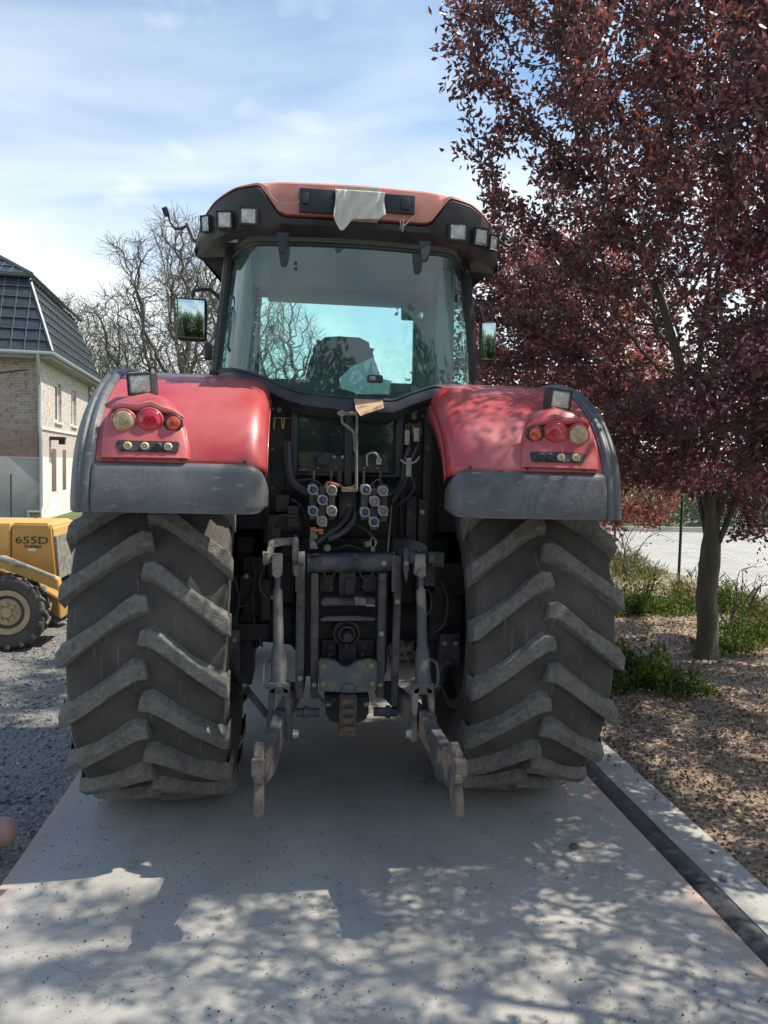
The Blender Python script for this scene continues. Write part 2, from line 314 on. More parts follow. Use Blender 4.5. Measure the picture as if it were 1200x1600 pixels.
for i, sx in enumerate((-1, 1)):
    rim = make_rim(.535, .6, T, 'rear_wheel', M['rim'], -.06); rim.location = (sx*.98, 0, 1.0); rim.rotation_euler = (R_(3 if sx < 0 else -4), 0, 0)
    t_ = ty if i == 0 else ty.copy()
    if i: COL.objects.link(t_)
    t_.parent = rim
fty = make_tyre(.74, .56, .36, 18, 'tyre')
for i, sx in enumerate((-1, 1)):
    rim = make_rim(.36, .42, T, 'front_wheel', M['rim'], .0); rim.location = (sx*.93, 2.85, .72)
    t_ = fty if i == 0 else fty.copy()
    if i: COL.objects.link(t_)
    t_.parent = rim

# fenders -----------------------------------------------------------
PROF = [(-1.112, 1.690), (-1.115, 1.74), (-1.10, 1.83), (-1.06, 1.96), (-.98, 2.08), (-.86, 2.19), (-.70, 2.285), (-.5, 2.365), (-.25, 2.405), (.05, 2.41), (.35, 2.37), (.62, 2.27), (.85, 2.11), (1.02, 1.9), (1.1, 1.72)]
def prof(t):      # t in 0..1 over PROF by Catmull-Rom
    n = len(PROF)-1; f = min(max(t, 0), 1)*n; i = min(int(f), n-1); u = f-i
    p = [Vector(PROF[min(max(i+k, 0), n)]) for k in (-1, 0, 1, 2)]
    q = .5*((2*p[1])+(p[2]-p[0])*u+(2*p[0]-5*p[1]+4*p[2]-p[3])*u*u+(-p[0]+3*p[1]-3*p[2]+p[3])*u**3)
    return q
def pnorm(t):
    d = prof(min(t+.004, 1))-prof(max(t-.004, 0)); return Vector((-d.y, d.x)).normalized()
def tz(z):        # t on the rear branch where height is z
    a, b = 0, .55
    for _ in range(30):
        m_ = (a+b)/2
        if prof(m_).y < z: a = m_
        else: b = m_
    return a
XI, XO = .427, 1.285
def off(x, inner=.10, outer=.085):
    o = 0
    if x < XI+inner: q = (XI+inner-x)/inner; o -= inner*(1-math.sqrt(max(0, 1-q*q)))*1.0
    if x > XO-outer: q = (x-(XO-outer))/outer; o -= outer*(1-math.sqrt(max(0, 1-q*q)))
    return o
def fs(sx, x, t, h=0):
    p = prof(t); n = pnorm(t); o = off(x)+h
    return Vector((sx*x, p.x+n.x*o, p.y+n.y*o))
def xs_inner(a, b, k): # denser near inner/outer rounding
    return [a+(b-a)*(.5-.5*math.cos(math.pi*i/k)) for i in range(k+1)]
def cluster_pt(sx, x, z, d):   # local frame of the light cluster: near-vertical plane leaning with the fender
    return Vector((sx*x, -1.055-d+(z-1.93)*.62*.25, z))
LZ = lambda z: -1.075+(z-1.93)*.5
for sx in (-1, 1):
    tb = tz(1.90)
    mb = MB(); ts = [tb+(1-tb)*i/44 for i in range(45)]
    xs = xs_inner(XI, 1.178, 26)
    mb.grid([[fs(sx, x, t) for x in xs] for t in ts])
    # inner wall curling down to the cab side
    mb.grid([[fs(sx, XI, t)+Vector((0, 0, 0)), fs(sx, XI, t)+Vector((sx*.012, -pnorm(t).x*.10, -pnorm(t).y*.10))] for t in ts])
    fe = mb.build('fender', M['red'], T, 50, solid=.006)
    mb = MB()      # outer black strip with two raised ribs
    def strip(x):
        h = .006
        for c, w in ((1.197, .016), (1.243, .018)):
            h += .013*math.exp(-((x-c)/w)**4)
        return h
    xs2 = [1.170+.115*i/26 for i in range(27)]
    ts2 = [tz(1.72)*0+1*i/60 for i in range(61)]
    rows = [[fs(sx, x, t, strip(x)) for x in xs2]+[fs(sx, XO, t, -.02), fs(sx, XO, t, -.07)] for t in ts2]
    mb.grid(rows); mb.build('fender_trim', M['mudflap'], fe, 50, solid=.006)
    mb = MB()      # lower rear panel of grey-black polymer, rounded at its inner corners
    t1 = tz(1.915); NX, NT = 40, 16; x0, x1 = XI-.012, 1.176
    rows = []
    for i in range(NT+1):
        v = i/NT; row = []
        for j in range(NX+1):
            u = j/NX
            # rounded inner side: inner limit depends on v
            e = abs(v-.5)*2; rr = .16; ins = (.07*(1-math.sqrt(max(0, 1-max(0, (e-.35)/.65)**2))))
            x = x0+ins+(x1-x0-ins)*u
            lip = .012*math.exp(-((v-.15)/.06)**2)
            edge = min(1, min(v, 1-v)*14, u*25)
            row.append(fs(sx, max(x, XI), t1*v*.995, .004+.016*math.sqrt(max(edge, 0))-lip*.4)+Vector((sx*min(0, x-XI), 0, 0)))
        rows.append(row)
    mb.grid(rows); mb.build('lower_panel', M['mudflap'], fe, 50, solid=.01)
    for xr in (.52, .80, 1.08):
        q_ = fs(sx, xr, tz(1.915)+.006, .004); b = MB(); b.sphere(q_, .008, (1, .6, 1), 10); b.build('rivet', M['black'], fe)
    # light cluster housing
    mb = MB(); out = [(1.145, 1.925), (1.155, 2.02), (1.145, 2.12), (1.11, 2.19), (1.05, 2.215), (.97, 2.235), (.90, 2.21), (.835, 2.15), (.79, 2.06), (.765, 1.97), (.765, 1.93)]
    cx, cz = .965, 2.04; rings = []
    for s_, d in ((1.03, -.10), (1.0, .0), (.965, .022), (.93, .028), (.5, .03), (.02, .03)):
        rings.append([Vector((sx*(cx+(x-cx)*s_), LZ(cz+(z-cz)*s_)-d, cz+(z-cz)*s_)) for x, z in out])
    mb.grid(rings, closed=True); mb.prism([v for v in rings[-1]], (0, .001, 0))
    # brow over the three lamps
    bl = [Vector((sx*x, LZ(z)-.030-d, z)) for x, z, d in ((1.12, 2.135, .0), (1.11, 2.158, .012), (1.06, 2.165, .02), (1.0, 2.160, .022), (.945, 2.176, .024), (.90, 2.156, .02), (.85, 2.145, .014), (.80, 2.12, .0))]
    mb.tube(bl, [.006, .014, .018, .018, .02, .018, .014, .005], 8)
    mb.build('light_cluster', M['red'], fe, 40)
    def lampd(x, z, r, mt, nm, ring=M['red']):
        b = MB(); y = LZ(z)-.028; c = Vector((sx*x, y, z))
        b.lathe([(0.005, r+.011), (-.012, r+.010), (-.018, r+.005), (-.016, r+.001), (.005, r+.001)], 'y', c, 28, closed=True)
        b.mi = 1; b.lathe([(.0, r), (-.018, r), (-.026, r*.86), (-.030, r*.5), (-.031, r*.05)], 'y', c, 28)
        b.mi = 1; b.lathe([(-.028, r*.34), (-.0335, r*.30), (-.0335, r*.05)], 'y', c, 20)
        b.build(nm, [ring, mt], fe, 40)
    lampd(1.06, 2.095, .047, M['amberlens'], 'turn_signal'); lampd(.946, 2.10, .051, M['redlens'], 'brake_light'); lampd(.842, 2.092, .032, M['orangelens'], 'reflector', M['black'])
    b = MB(); z0 = 1.985
    b.prism([Vector((sx*x, LZ(z)-.0315, z)) for x, z in ((1.065, z0-.024), (1.085, z0+.008), (1.075, z0+.024), (.815, z0+.024), (.808, z0+.012), (.812, z0-.024))], (0, -.004, 0), .002)
    b.mi = 1
    for q, x in enumerate((1.03, .956, .90, .856)):
        dk = (q == 2) if sx < 0 else (q >= 2)
        b.mi = 2 if dk else 1; c = (sx*x, LZ(z0)-.034, z0)
        b.lathe([(0, .018), (-.008, .018), (-.012, .014), (-.012, .001)], 'y', c, 18)
        if not dk: b.mi = 2; b.lathe([(-.011, .009), (-.013, .008), (-.013, .006), (-.011, .005)], 'y', c, 14, closed=True)
    b.build('socket_row', [M['dark'], M['cream'], M['black']], fe, 40)
    # work lamp on the fender
    wx, wz = 1.05, 2.275; q = Matrix.Rotation(R_(12*sx), 3, 'Z') @ Matrix.Rotation(R_(6), 3, 'X') @ Matrix.Rotation(R_(3*sx), 3, 'Y')
    c = Vector((sx*1.012, -.85, 2.28))
    def lampbox(c, q, w, h, d, parent, nm, bezel=.16):
        b = MB(); b.box(c, (w, d, h), q, .012, 3)
        fr = [(-w*.5, -h*.5), (w*.5, -h*.5), (w*.5, h*.5), (-w*.5, h*.5)]
        k = bezel*min(w, h)*.55
        def pt(x, y, z): return c+q@Vector((x, y, z))
        rows = [[pt(x*.96, -d/2-.001, z*.96) for x, z in fr], [pt(x*.94, -d/2-.012, z*.94) for x, z in fr], [pt(x-math.copysign(k, x), -d/2-.010, z-math.copysign(k, z)) for x, z in fr], [pt(x-math.copysign(k*1.15, x), -d/2-.0005, z-math.copysign(k*1.15, z)) for x, z in fr]]
        b.grid(rows, closed=True)
        ob = b.build(nm, M['black'], parent, 30)
        b2 = MB(); kk = k*1.1; rows = []
        for i in range(9):
            v = -1+2*i/8; rows.append([pt((-1+2*j/8)*(w/2-kk), -d/2-.003-.006*(1-v*v)*(1-(-1+2*j/8)**2), v*(h/2-kk)) for j in range(9)])
        b2.grid(rows); b2.build('lens', M['lens'], ob, 60, solid=.002)
        return ob
    lampbox(c, q, .128, .108, .06, T, 'work_lamp')
    b = MB(); b.cyl(c+Vector((0, 0, -.05)), c+Vector((0, .0, -.105)), .018); b.box(c+Vector((0, 0, -.06)), (.05, .04, .02), None, .004); b.build('lamp_bracket', M['dark'], T)

# rear window and cab -----------------------------------------------
BOT = [(328, 578), (360, 582), (400, 592), (425, 606), (448, 613), (520, 620), (600, 622), (630, 607), (655, 598), (757, 603)]
def interp(x, pts):
    for a, b in zip(pts, pts[1:]):
        if x <= b[0]: u = (x-a[0])/(b[0]-a[0]); return a[1]+(b[1]-a[1])*max(0, min(1, u))
    return pts[-1][1]
GH = .745
def ycurve(u): return -.50+.02*u*u+.30*max(0, abs(u)-.74)**2/.0676
BZ = [(-1.0, 2.43), (-.86, 2.415), (-.62, 2.37), (-.48, 2.325), (-.36, 2.30), (0, 2.28), (.30, 2.275), (.44, 2.32), (.60, 2.36), (.86, 2.345), (1.0, 2.345)]
def zbot(u): return interp(u, BZ)
def gpt(u, v, o=0):
    z = zbot(u)+(3.09-.02*u*u-zbot(u))*v
    hw = GH+(.665-GH)*((z-2.35)/.73)
    return Vector((hw*u, ycurve(u)+.05*v-o, z))
mb = MB(); us = [-1+2*i/56 for i in range(57)]
mb.grid([[gpt(u, v) for u in us] for v in [i/16 for i in range(17)]])
mb.build('rear_window', M['glass'], T, 80)
mb = MB()          # rubber seal and frame around the glass
lo = [gpt(u, 0, .004) for u in us]; hi = [gpt(u, 1, .004) for u in us]
mb.tube(lo, .013, 6); mb.tube(hi, .012, 6)
for s_ in (-1, 1): mb.tube([gpt(s_, i/10, .002)+Vector((s_*.006, .01, 0)) for i in range(11)], .019, 8)
mb.build('window_seal', M['black'], T)
mb = MB()          # wiper hinge brackets, two at top, and bolts
for px_ in (442, 663):
    p = P(px_, 365 if px_ < 500 else 378, -.52); q = p+Vector((0, -.02, -.115))
    mb.prism([p+Vector((-.034, 0, 0)), p+Vector((.034, 0, 0)), p+Vector((.028, -.012, -.05)), q+Vector((.018, 0, .01)), q, q+Vector((-.018, 0, .01)), p+Vector((-.028, -.012, -.05))], (0, -.022, 0), .004)
mb.each('window_hinge', M['black'], T)
mb = MB()
for px_, py_ in ((371, 411), (462, 412), (729, 425)): mb.disc(px_, py_, -.49, .009, -.014, 10)
mb.each('glass_bolt', M['dark'], T)
# sill band under the glass (black moulding, swoops with the window)
mb = MB(); rows = []
for u in us:
    p = gpt(u, 0, .008); rows.append([p+Vector((0, .02, .01)), p+Vector((0, -.012, -.012)), p+Vector((0, -.02, -.05-.02*(1-abs(u)))), p+Vector((0, .04, -.085-.03*(1-abs(u)))), p+Vector((0, .1, -.08))])
mb.grid(rows); mb.build('sill_moulding', M['black'], T, 50, solid=.01)
# cab structure: pillars, roof header, floor box, side doors
mb = MB()
for s_ in (-1, 1):
    mb.tube([(s_*.755, -.17, 2.28), (s_*.72, -.16, 2.7), (s_*.68, -.15, 3.1)], .028, 8)          # rear corner post
    mb.tube([(s_*.74, .42, 2.0), (s_*.71, .42, 2.7), (s_*.67, .42, 3.12)], .024, 8)              # B post
    mb.prism([(s_*.565, .94, 1.7), (s_*.555, .94, 3.14), (s_*.67, .90, 3.14), (s_*.71, .90, 1.7)], (0, .08, 0), .01)          # front post
    mb.tube([(s_*.68, -.15, 3.1), (s_*.68, .4, 3.13), (s_*.565, .95, 3.14)], .03, 8)
    mb.tube([(s_*.76, -.2, 2.42), (s_*.76, .1, 2.32), (s_*.74, .42, 2.0)], .022, 8)
    mb.bb(s_*.70, s_*.66, -.2, .42, 1.5, 2.40, .01); mb.bb(s_*.44, s_*.41, -.28, 1.0, 1.15, 2.34, .01); mb.bb(s_*.60, s_*.43, .30, .34, 1.1, 2.2, .01)
    mb.bb(s_*.72, s_*.60, .4, 1.02, 1.25, 1.75, .01)
mb.tube([(-.565, .95, 3.14), (.565, .95, 3.14)], .035, 8)
mb.bb(-.6, .6, .97, 1.03, 1.5, 2.12, .01); mb.bb(.66, .80, .86, .90, 1.7, 3.12, .01)
mb.build('cab_frame', M['black'], T)
mb = MB()          # door glass: frames of the side windows with thin glazing bars (seen through the rear window)
for s_ in (-1, 1):
    mb.grid([[Vector((s_*(.755-.07*v), -.14+.54*u, 2.35+.74*v-.0*u)) for u in (0, .5, 1)] for v in (0, .5, 1)])
    mb.grid([[Vector((s_*(.74-.14*u-.05*v), .45+.53*u, 1.8+1.3*v)) for u in (0, .5, 1)] for v in (0, .5, 1)])
mb.each('side_window', M['clearglass'], T, 80)
mb = MB(); mb.grid([[Vector((x*(.60-.03*v), 1.03-.06*v-.05*(1-x*x)*0, 2.12+1.0*v)) for x in (-1, -.5, 0, .5, 1)] for v in (0, .5, 1)]); mb.build('windscreen', M['clearglass'], T, 80)
mb = MB()
mb.bb(-.66, .66, -.42, .95, 3.135, 3.15); mb.bb(-.5, .5, .80, .93, 3.07, 3.135, .01)
mb.box((-.52, .3, 3.11), (.12, .5, .05), None, .01); mb.box((.52, .3, 3.11), (.12, .5, .05), None, .01)
for s_ in (-1, 1):
    mb.bb(s_*.66, s_*.56, .02, .10, 2.15, 3.13, .015)
mb.build('cab_liner', M['interior'], T)
mb = MB(); mb.prism([P(x, y, .15) for x, y in ((477, 612), (478, 585), (484, 562), (493, 545), (492, 533), (500, 526), (530, 524), (562, 526), (584, 537), (588, 550), (583, 565), (588, 612))], (0, .13, 0), .03); mb.box((-.035, .4, 2.12), (.48, .5, .16), None, .05, 3); mb.box((-.30, .35, 2.3), (.07, .4, .07), None, .02); mb.box((.23, .35, 2.3), (.07, .4, .07), None, .02)
mb.build('driver_seat', M['seat'], T)
mb = MB(); mb.tube([(-.035+.19*math.cos(a), .80+.06*math.sin(a), 2.40+.16*math.sin(a)) for a in [2*math.pi*i/24 for i in range(25)]], .014, 6); mb.cyl((-.035, .80, 2.4), (-.035, .98, 2.1), .03); mb.bb(-.3, .3, .88, .97, 2.0, 2.25, .03)
mb.build('steering_wheel', M['black'], T)
b = MB(); p = P(645, 487, .55); b.box(p, (.16, .03, .12), None, .02, 3); b.cyl(p+Vector((.0, .02, .05)), (p.x, .62, 3.12), .008); im = b.build('interior_mirror', M['black'], T)
b = MB(); b.box(p+Vector((0, -.017, 0)), (.135, .004, .095), None, .001); b.build('mirror_glass', M['mirror'], im)
b = MB(); p = P(584, 594, -.46); b.box(p+Vector((0, -.06, 0)), (.085, .03, .042), None, .014, 3); b.mi = 1; b.box(p+Vector((-.015, -.077, 0)), (.03, .004, .02), None, .001); b.build('window_latch', [M['black'], M['chrome']], T)

# roof --------------------------------------------------------------
def yr(x): a = abs(x)/.875; return -.56+.07*a*a+.36*a**7
ZT = [(0, 3.392), (.40, 3.388), (.52, 3.375), (.65, 3.345), (.75, 3.30), (.82, 3.24), (.875, 3.13)]
ZR = [(0, 3.205), (.36, 3.205), (.40, 3.218), (.50, 3.348), (.62, 3.335), (.74, 3.286), (.82, 3.222), (.875, 3.11)]
ZB = [(0, 3.125), (.30, 3.12), (.6, 3.11), (.70, 3.085), (.78, 3.08), (.84, 3.085), (.875, 3.09)]
RX = [-.875+1.75*i/100 for i in range(101)]
mb = MB(); rows = []
for x in RX:
    a = abs(x); zt, zr, y = interp(a, ZT), interp(a, ZR), yr(x); zr = min(zr, zt-.006)
    nt_ = .014*math.exp(-((a-.45)/.02)**2)*0
    yf = 1.32-.25*(a/.875)**4
    rows.append([Vector((x, y+.05, zr)), Vector((x, y, zr+.002)), Vector((x, y+.004, zr+(zt-zr)*.5)), Vector((x, y+.02, zt-.022-nt_)), Vector((x, y+.05, zt-.004)), Vector((x, y+.14, zt)), Vector((x*.9, .4, zt+.02)), Vector((x*.84, 1.0, zt)), Vector((x*.82, yf-.03, zt-.06)), Vector((x*.82, yf, zr+.002)), Vector((x*.82, yf-.05, zr))])
mb.grid(rows, closed=True); mb.add(rows[0], [tuple(range(11))]); mb.add(rows[-1], [tuple(range(11))])
mb.build('roof', M['roofred'], T, 32)
mb = MB(); rows = []
for x in RX:
    a = abs(x); zr, zb, y = interp(a, ZR)-.005, interp(a, ZB), yr(x)*1; bl = .022 if a > .42 else .0
    bl = .022*max(0, min(1, (a-.40)/.08)); y = y+.012-bl; yf = 1.28-.25*(a/.875)**4; zb = min(zb, zr-.01)
    rows.append([Vector((x*.84, y+.30, zb+.07)), Vector((x, y+.08, zb)), Vector((x, y+.03, zb+.025)), Vector((x, y+.004, zb+(zr-zb)*.5)), Vector((x, y, zr-.012)), Vector((x, y+.015, zr)), Vector((x*.78, yf, zr)), Vector((x*.76, yf-.05, zb+.13))])
mb.grid(rows, closed=True); mb.add(rows[0], [tuple(range(8))]); mb.add(rows[-1], [tuple(range(8))])
mb.build('roof_visor', M['black'], T, 40)
b = MB()
for x0, x1 in ((468, 523), (602, 648)):
    a_ = P(x0, 293+(x0-468)*.07, -.575); c_ = P(x1, 334, -.575); b.bb(a_.x, c_.x, -.575, -.54, c_.z, a_.z, .004)
b.each('roof_panel', M['plate'], T)
b = MB()
for x0, x1, y0, y1 in ((473, 482, 300, 318), (628, 640, 308, 327)): b.px(x0, y0, x1, y1, -.59, .03)
b.each('panel_clip', M['black'], T)
b = MB(); a_ = P(536, 294, -.595); c_ = P(592, 344, -.595)
b.bb(a_.x, c_.x, -.595, -.545, c_.z, a_.z+.006, .004); b.bb(a_.x, c_.x, -.60, -.45, a_.z, a_.z+.012, .004)
b.build('roof_lamp_cover', M['label'], T)
for px_, py_, w, h in ((325, 348, .052, .085), (353, 342, .082, .09), (388, 336, .088, .088), (716, 361, .095, .09), (750, 368, .082, .088), (768, 377, .06, .08)):
    y = -.45
    for _ in range(5): p = P(px_, py_, y); y = yr(p.x)-.035
    s_ = 1 if p.x > 0 else -1; a = min(R_(58), max(0, (abs(p.x)-.55)*2.2))
    q = Matrix.Rotation(s_*a, 3, 'Z') @ Matrix.Rotation(R_(6), 3, 'X')
    lampbox(p+Vector((0, .036, 0)), q, w*1.08, h*1.05, .06, T, 'roof_lamp', .14)
b = MB(); b.px(345, 365, 372, 378, -.38, .03, .01); b.build('marker_light', M['lens'], T)
# loose thin wires on the roof edge
b = MB(); b.tube([P(x, y, -.60) for x, y in ((420, 292), (422, 305), (432, 315), (450, 319), (462, 317), (468, 314))], .0035, 5)
b.tube([P(x, y, -.60) for x, y in ((625, 345), (627, 352), (624, 358), (632, 352), (640, 345), (645, 338))], .003, 5); b.tube([P(x, y, -.6) for x, y in ((630, 342), (630, 358), (628, 362))], .003, 5)
b.each('roof_wire', M['label'], T)
# upper left rail with small mirror head, right stub
b = MB(); b.tube([P(350, 378, -.1), P(318, 380, -.02), P(303, 376, .0), P(297, 362, .03), P(292, 350, .05)], .013, 8); b.tube([P(292, 352, .05), P(284, 358, .06), P(273, 357, .08), P(267, 348, .1), P(264, 338, .1)], .009, 8, cap=True)
b.box(P(259, 331, .1), (.035, .02, .055), Matrix.Rotation(R_(-20), 3, 'Y'), .008); b.build('antenna_rail', M['black'], T)
b = MB(); b.tube([P(775, 372, .0), P(784, 380, .03), P(794, 385, .05), P(803, 380, .06)], .011, 8); b.box(P(806, 374, .06), (.03, .02, .04), None, .006); b.build('antenna_rail', M['black'], T)
# mirrors
for (x0, y0, x1, y1), Y, arm in (((275, 463, 322, 533), -.1, [(300, 464), (303, 455), (312, 452), (328, 453), (338, 460), (345, 470)]), ((752, 500, 774, 566), .1, [(756, 505), (752, 490), (748, 480)])):
    a_ = P(x0, y0, Y); c_ = P(x1, y1, Y); c = (a_+c_)/2; w, h = abs(c_.x-a_.x), abs(a_.z-c_.z)
    q = Matrix.Rotation(R_(6 if Y < 0 else -10), 3, 'Z')
    b = MB(); b.box(c+Vector((0, .035, 0)), (w, .07, h), q, .03, 4); mi = b.build('side_mirror', M['black'], T)
    b = MB(); rows = []
    b.box(c+q@Vector((0, -.001, 0)), (w*.86, .006, h*.88), q, .002); b.build('mirror_glass', M['mirror'], mi)
    b = MB(); b.tube([P(x, y, Y+.06) for x, y in arm], .011, 8); b.build('mirror_arm', M['black'], mi)
b = MB(); b.px(319, 535, 331, 562, -.15, .05, .012); b.build('door_hinge', M['black'], T)

# hood and front, mostly hidden behind
b = MB(); rows = []
for y, w, z0, z1 in ((1.06, .40, 1.2, 1.98), (2.0, .40, 1.15, 1.93), (3.0, .39, 1.1, 1.84), (3.6, .37, 1.05, 1.74), (3.85, .33, 1.1, 1.55)):
    rows.append([Vector((x*w, y, z)) for x, z in ((-1, z0), (-1, z1-.15), (-.8, z1-.03), (-.4, z1), (.4, z1), (.8, z1-.03), (1, z1-.15), (1, z0))])
b.grid(rows, closed=True); b.add(rows[-1], [tuple(range(8))]); b.build('hood', M['red'], T, 30)
b = MB(); b.bb(-.28, .28, .3, 3.7, .72, 1.15, .03); b.bb(-.75, .75, 2.77, 2.93, .62, .80, .04); b.bb(-.35, .35, 3.6, 4.2, .7, 1.1, .05); b.bb(-.62, -.35, .9, 1.9, .68, 1.2, .05); b.bb(.35, .62, .9, 1.9, .68, 1.2, .05)
b.build('chassis', M['dark'], T)

# rear axle, transmission and cab rear wall ----------------------------
b = MB()
b.lathe([(-.66, .13), (-.60, .19), (-.5, .19), (-.46, .15), (-.3, .17), (-.24, .24), (.24, .24), (.3, .17), (.46, .15), (.5, .19), (.6, .19), (.66, .13)], 'x', (0, 0, 1.0), 28)
b.bb(-.25, .25, -.34, .4, .72, 1.52, .03)
b.bb(-.19, .19, -.42, -.3, .80, 1.30, .02)
for s_ in (-1, 1):
    b.bb(s_*.52, s_*.62, -.15, .18, .62, 1.5, .02)                 # final drive casings
    b.bb(s_*.28, s_*.42, -.22, .25, 1.12, 1.45, .02)
b.build('rear_axle', M['dark'], T)
b = MB()
b.bb(-.44, .44, -.30, -.10, 1.5, 2.30, .01)                         # rear wall of the cab below the glass
a_ = P(460, 628, -.40); c_ = P(624, 742, -.40)
b.bb(-.66, .66, -.25, .0, 1.55, 2.4, .01)
b.build('cab_rear_wall', M['dark'], T)
b = MB()
for x0, y0, x1, y1 in ((455, 626, 464, 745), (620, 626, 629, 745), (464, 626, 620, 634), (464, 738, 620, 746)): b.px(x0, y0, x1, y1, -.42, .12, .008)
b.build('lower_window_frame', M['black'], T)
b = MB(); b.px(463, 633, 621, 740, -.385, .008, .001); lw = b.build('lower_window', mat('dark_glass', (.02, .035, .04), .06, 0, (.05, .075, .07), 3, spec=.9), T)
b = MB()
for i in range(16): b.tube([P(464, 700+i*2.4, -.395), P(484, 702+i*2.4, -.395)], .0016, 4); b.tube([P(600, 700+i*2.4, -.395), P(620, 700+i*2.4, -.395)], .0016, 4)
pass
# side columns beside the window: frames, channel plates
b = MB()
b.px(415, 625, 457, 850, -.34, .08); b.px(417, 628, 421, 800, -.37, .05); b.px(448, 640, 453, 790, -.36, .04)
b.px(629, 625, 676, 860, -.34, .08); b.px(664, 640, 672, 820, -.40, .08); b.px(655, 780, 668, 850, -.44, .1); b.px(636, 775, 650, 850, -.42, .08)
b.px(419, 805, 470, 830, -.46, .14); b.px(449, 790, 467, 824, -.5, .06, .006); b.px(431, 773, 452, 800, -.44, .05); b.px(418, 825, 438, 850, -.5, .08)
b.each('rear_bracket', M['dark'], T)
b = MB()
for i in range(5): b.px(449.5, 792+i*6, 466.5, 796.5+i*6, -.507, .008, .001)
b.build('filter_grille', M['black'], T)
b = MB()
for x0, y0, w, h in ((428, 652, 13, 18), (443, 652, 13, 18), (633, 663, 12, 16), (646, 663, 12, 16)):
    b.tube([P(x0, y0+h, -.39), P(x0+1, y0+1, -.39), P(x0+w-1, y0+1, -.39), P(x0+w, y0+h, -.39)], .004, 5)
b.each('yellow_bracket', M['yellow'], T)
b = MB()
for x, y in ((427, 639), (460, 633), (426, 702), (426, 762), (418, 780), (633, 640), (661, 650), (458, 783)): b.disc(x, y, -.385, .006, -.012, 6)
b.px(644, 638, 651, 655, -.40, .03); b.each('bolt', M['cast'], T)
# hose bundles
b = MB(); rn = random.Random(3)
def hose(pts, r, Y, wob=.0): b.tube(smooth([P(x, y, Y+dy) for x, y, dy in pts]), r, 8)
def smooth(p, k=5):
    out = []; n = len(p)
    for i in range(n-1):
        a, bb_, c, d = p[max(i-1, 0)], p[i], p[i+1], p[min(i+2, n-1)]
        for j in range(k):
            u = j/k; out.append(.5*((2*bb_)+(c-a)*u+(2*a-5*bb_+4*c-d)*u*u+(-a+3*bb_-3*c+d)*u**3))
    out.append(p[-1]); return out
hose([(450, 690, 0), (452, 735, -.02), (462, 758, -.04), (485, 772, -.08), (500, 780, -.12)], .022, -.44)
hose([(460, 752, 0), (478, 750, -.02), (490, 748, -.04)], .010, -.46)
hose([(548, 795, 0), (540, 812, -.02), (522, 828, -.06), (502, 842, -.08), (494, 848, -.08)], .017, -.50)
hose([(556, 800, 0), (552, 815, -.02), (535, 832, -.05), (512, 843, -.08)], .017, -.52)
hose([(520, 828, 0), (545, 820, 0), (565, 823, 0), (580, 835, 0), (587, 850, 0)], .010, -.5)
hose([(640, 700, 0), (632, 722, 0), (630, 745, 0), (622, 765, -.03), (606, 775, -.06)], .015, -.44)
hose([(652, 700, 0), (643, 718, 0), (636, 738, 0), (632, 758, -.02), (612, 785, -.08)], .013, -.45)
hose([(640, 740, 0), (648, 760, 0), (640, 775, -.02), (622, 790, -.05)], .009, -.44)
hose([(655, 660, 0), (654, 690, 0), (650, 705, 0)], .009, -.43); hose([(640, 660, 0), (637, 680, 0), (640, 700, 0)], .009, -.43)
hose([(478, 768, 0), (490, 752, 0), (502, 758, 0), (512, 768, 0)], .006, -.56); hose([(500, 768, 0), (520, 756, 0), (536, 762, 0)], .006, -.56)
hose([(574, 764, 0), (590, 750, 0), (602, 762, 0)], .006, -.56); hose([(566, 770, 0), (580, 758, 0), (590, 768, 0)], .005, -.56)
hose([(414, 880, 0), (406, 905, 0), (408, 925, 0), (418, 935, 0)], .007, -.5); hose([(668, 920, 0), (675, 935, 0), (672, 955, 0), (664, 962, 0)], .007, -.5)
hose([(425, 838, 0), (428, 812, 0), (440, 805, 0), (455, 806, 0)], .006, -.52); hose([(455, 780, 0), (470, 790, 0), (480, 815, 0)], .005, -.5)
b.each('hydraulic_hose', M['black'], T)
b = MB(); b.tube(smooth([P(626, 718, -.46), P(634, 724, -.47), P(648, 722, -.47), P(655, 714, -.46)]), .006, 6); b.px(635, 715, 643, 745, -.47, .02, .004); b.px(633, 672, 640, 695, -.47, .02, .005); b.px(647, 668, 655, 690, -.47, .02, .005)
b.each('hanging_plug', M['coupler'], T)
# socket panel
b = MB(); b.pxpoly([(480, 738), (480, 725), (495, 707), (520, 707), (524, 712), (566, 712), (570, 708), (592, 708), (607, 727), (607, 739)], -.50, .02); b.px(480, 738, 530, 744, -.50, .1); b.build('socket_panel', M['dark'], T)
b = MB(); b.disc(504, 718, -.50, .032, -.035, 20); b.disc(504, 718, -.535, .024, -.012, 20); b.box(P(504, 718, -.515), (.085, .012, .03), Matrix.Rotation(R_(30), 3, 'Y'), .004); b.box(P(504, 718, -.515), (.085, .012, .03), Matrix.Rotation(R_(-40), 3, 'Y'), .004)
b.build('trailer_socket', M['black'], T)
b = MB()
for x, y, r in ((522, 714, .009), (535, 714, .009), (497, 731, .006), (525, 731, .006), (569, 731, .006), (590, 731, .006)): b.disc(x, y, -.502, r, -.01, 12)
b.tube(smooth([P(574, 728, -.52), P(574, 711, -.53), P(586, 708, -.54), (P(592, 716, -.54)), P(593, 722, -.53)]), .007, 8); b.px(588, 716, 596, 726, -.54, .02); b.each('panel_fitting', M['chrome'], T)
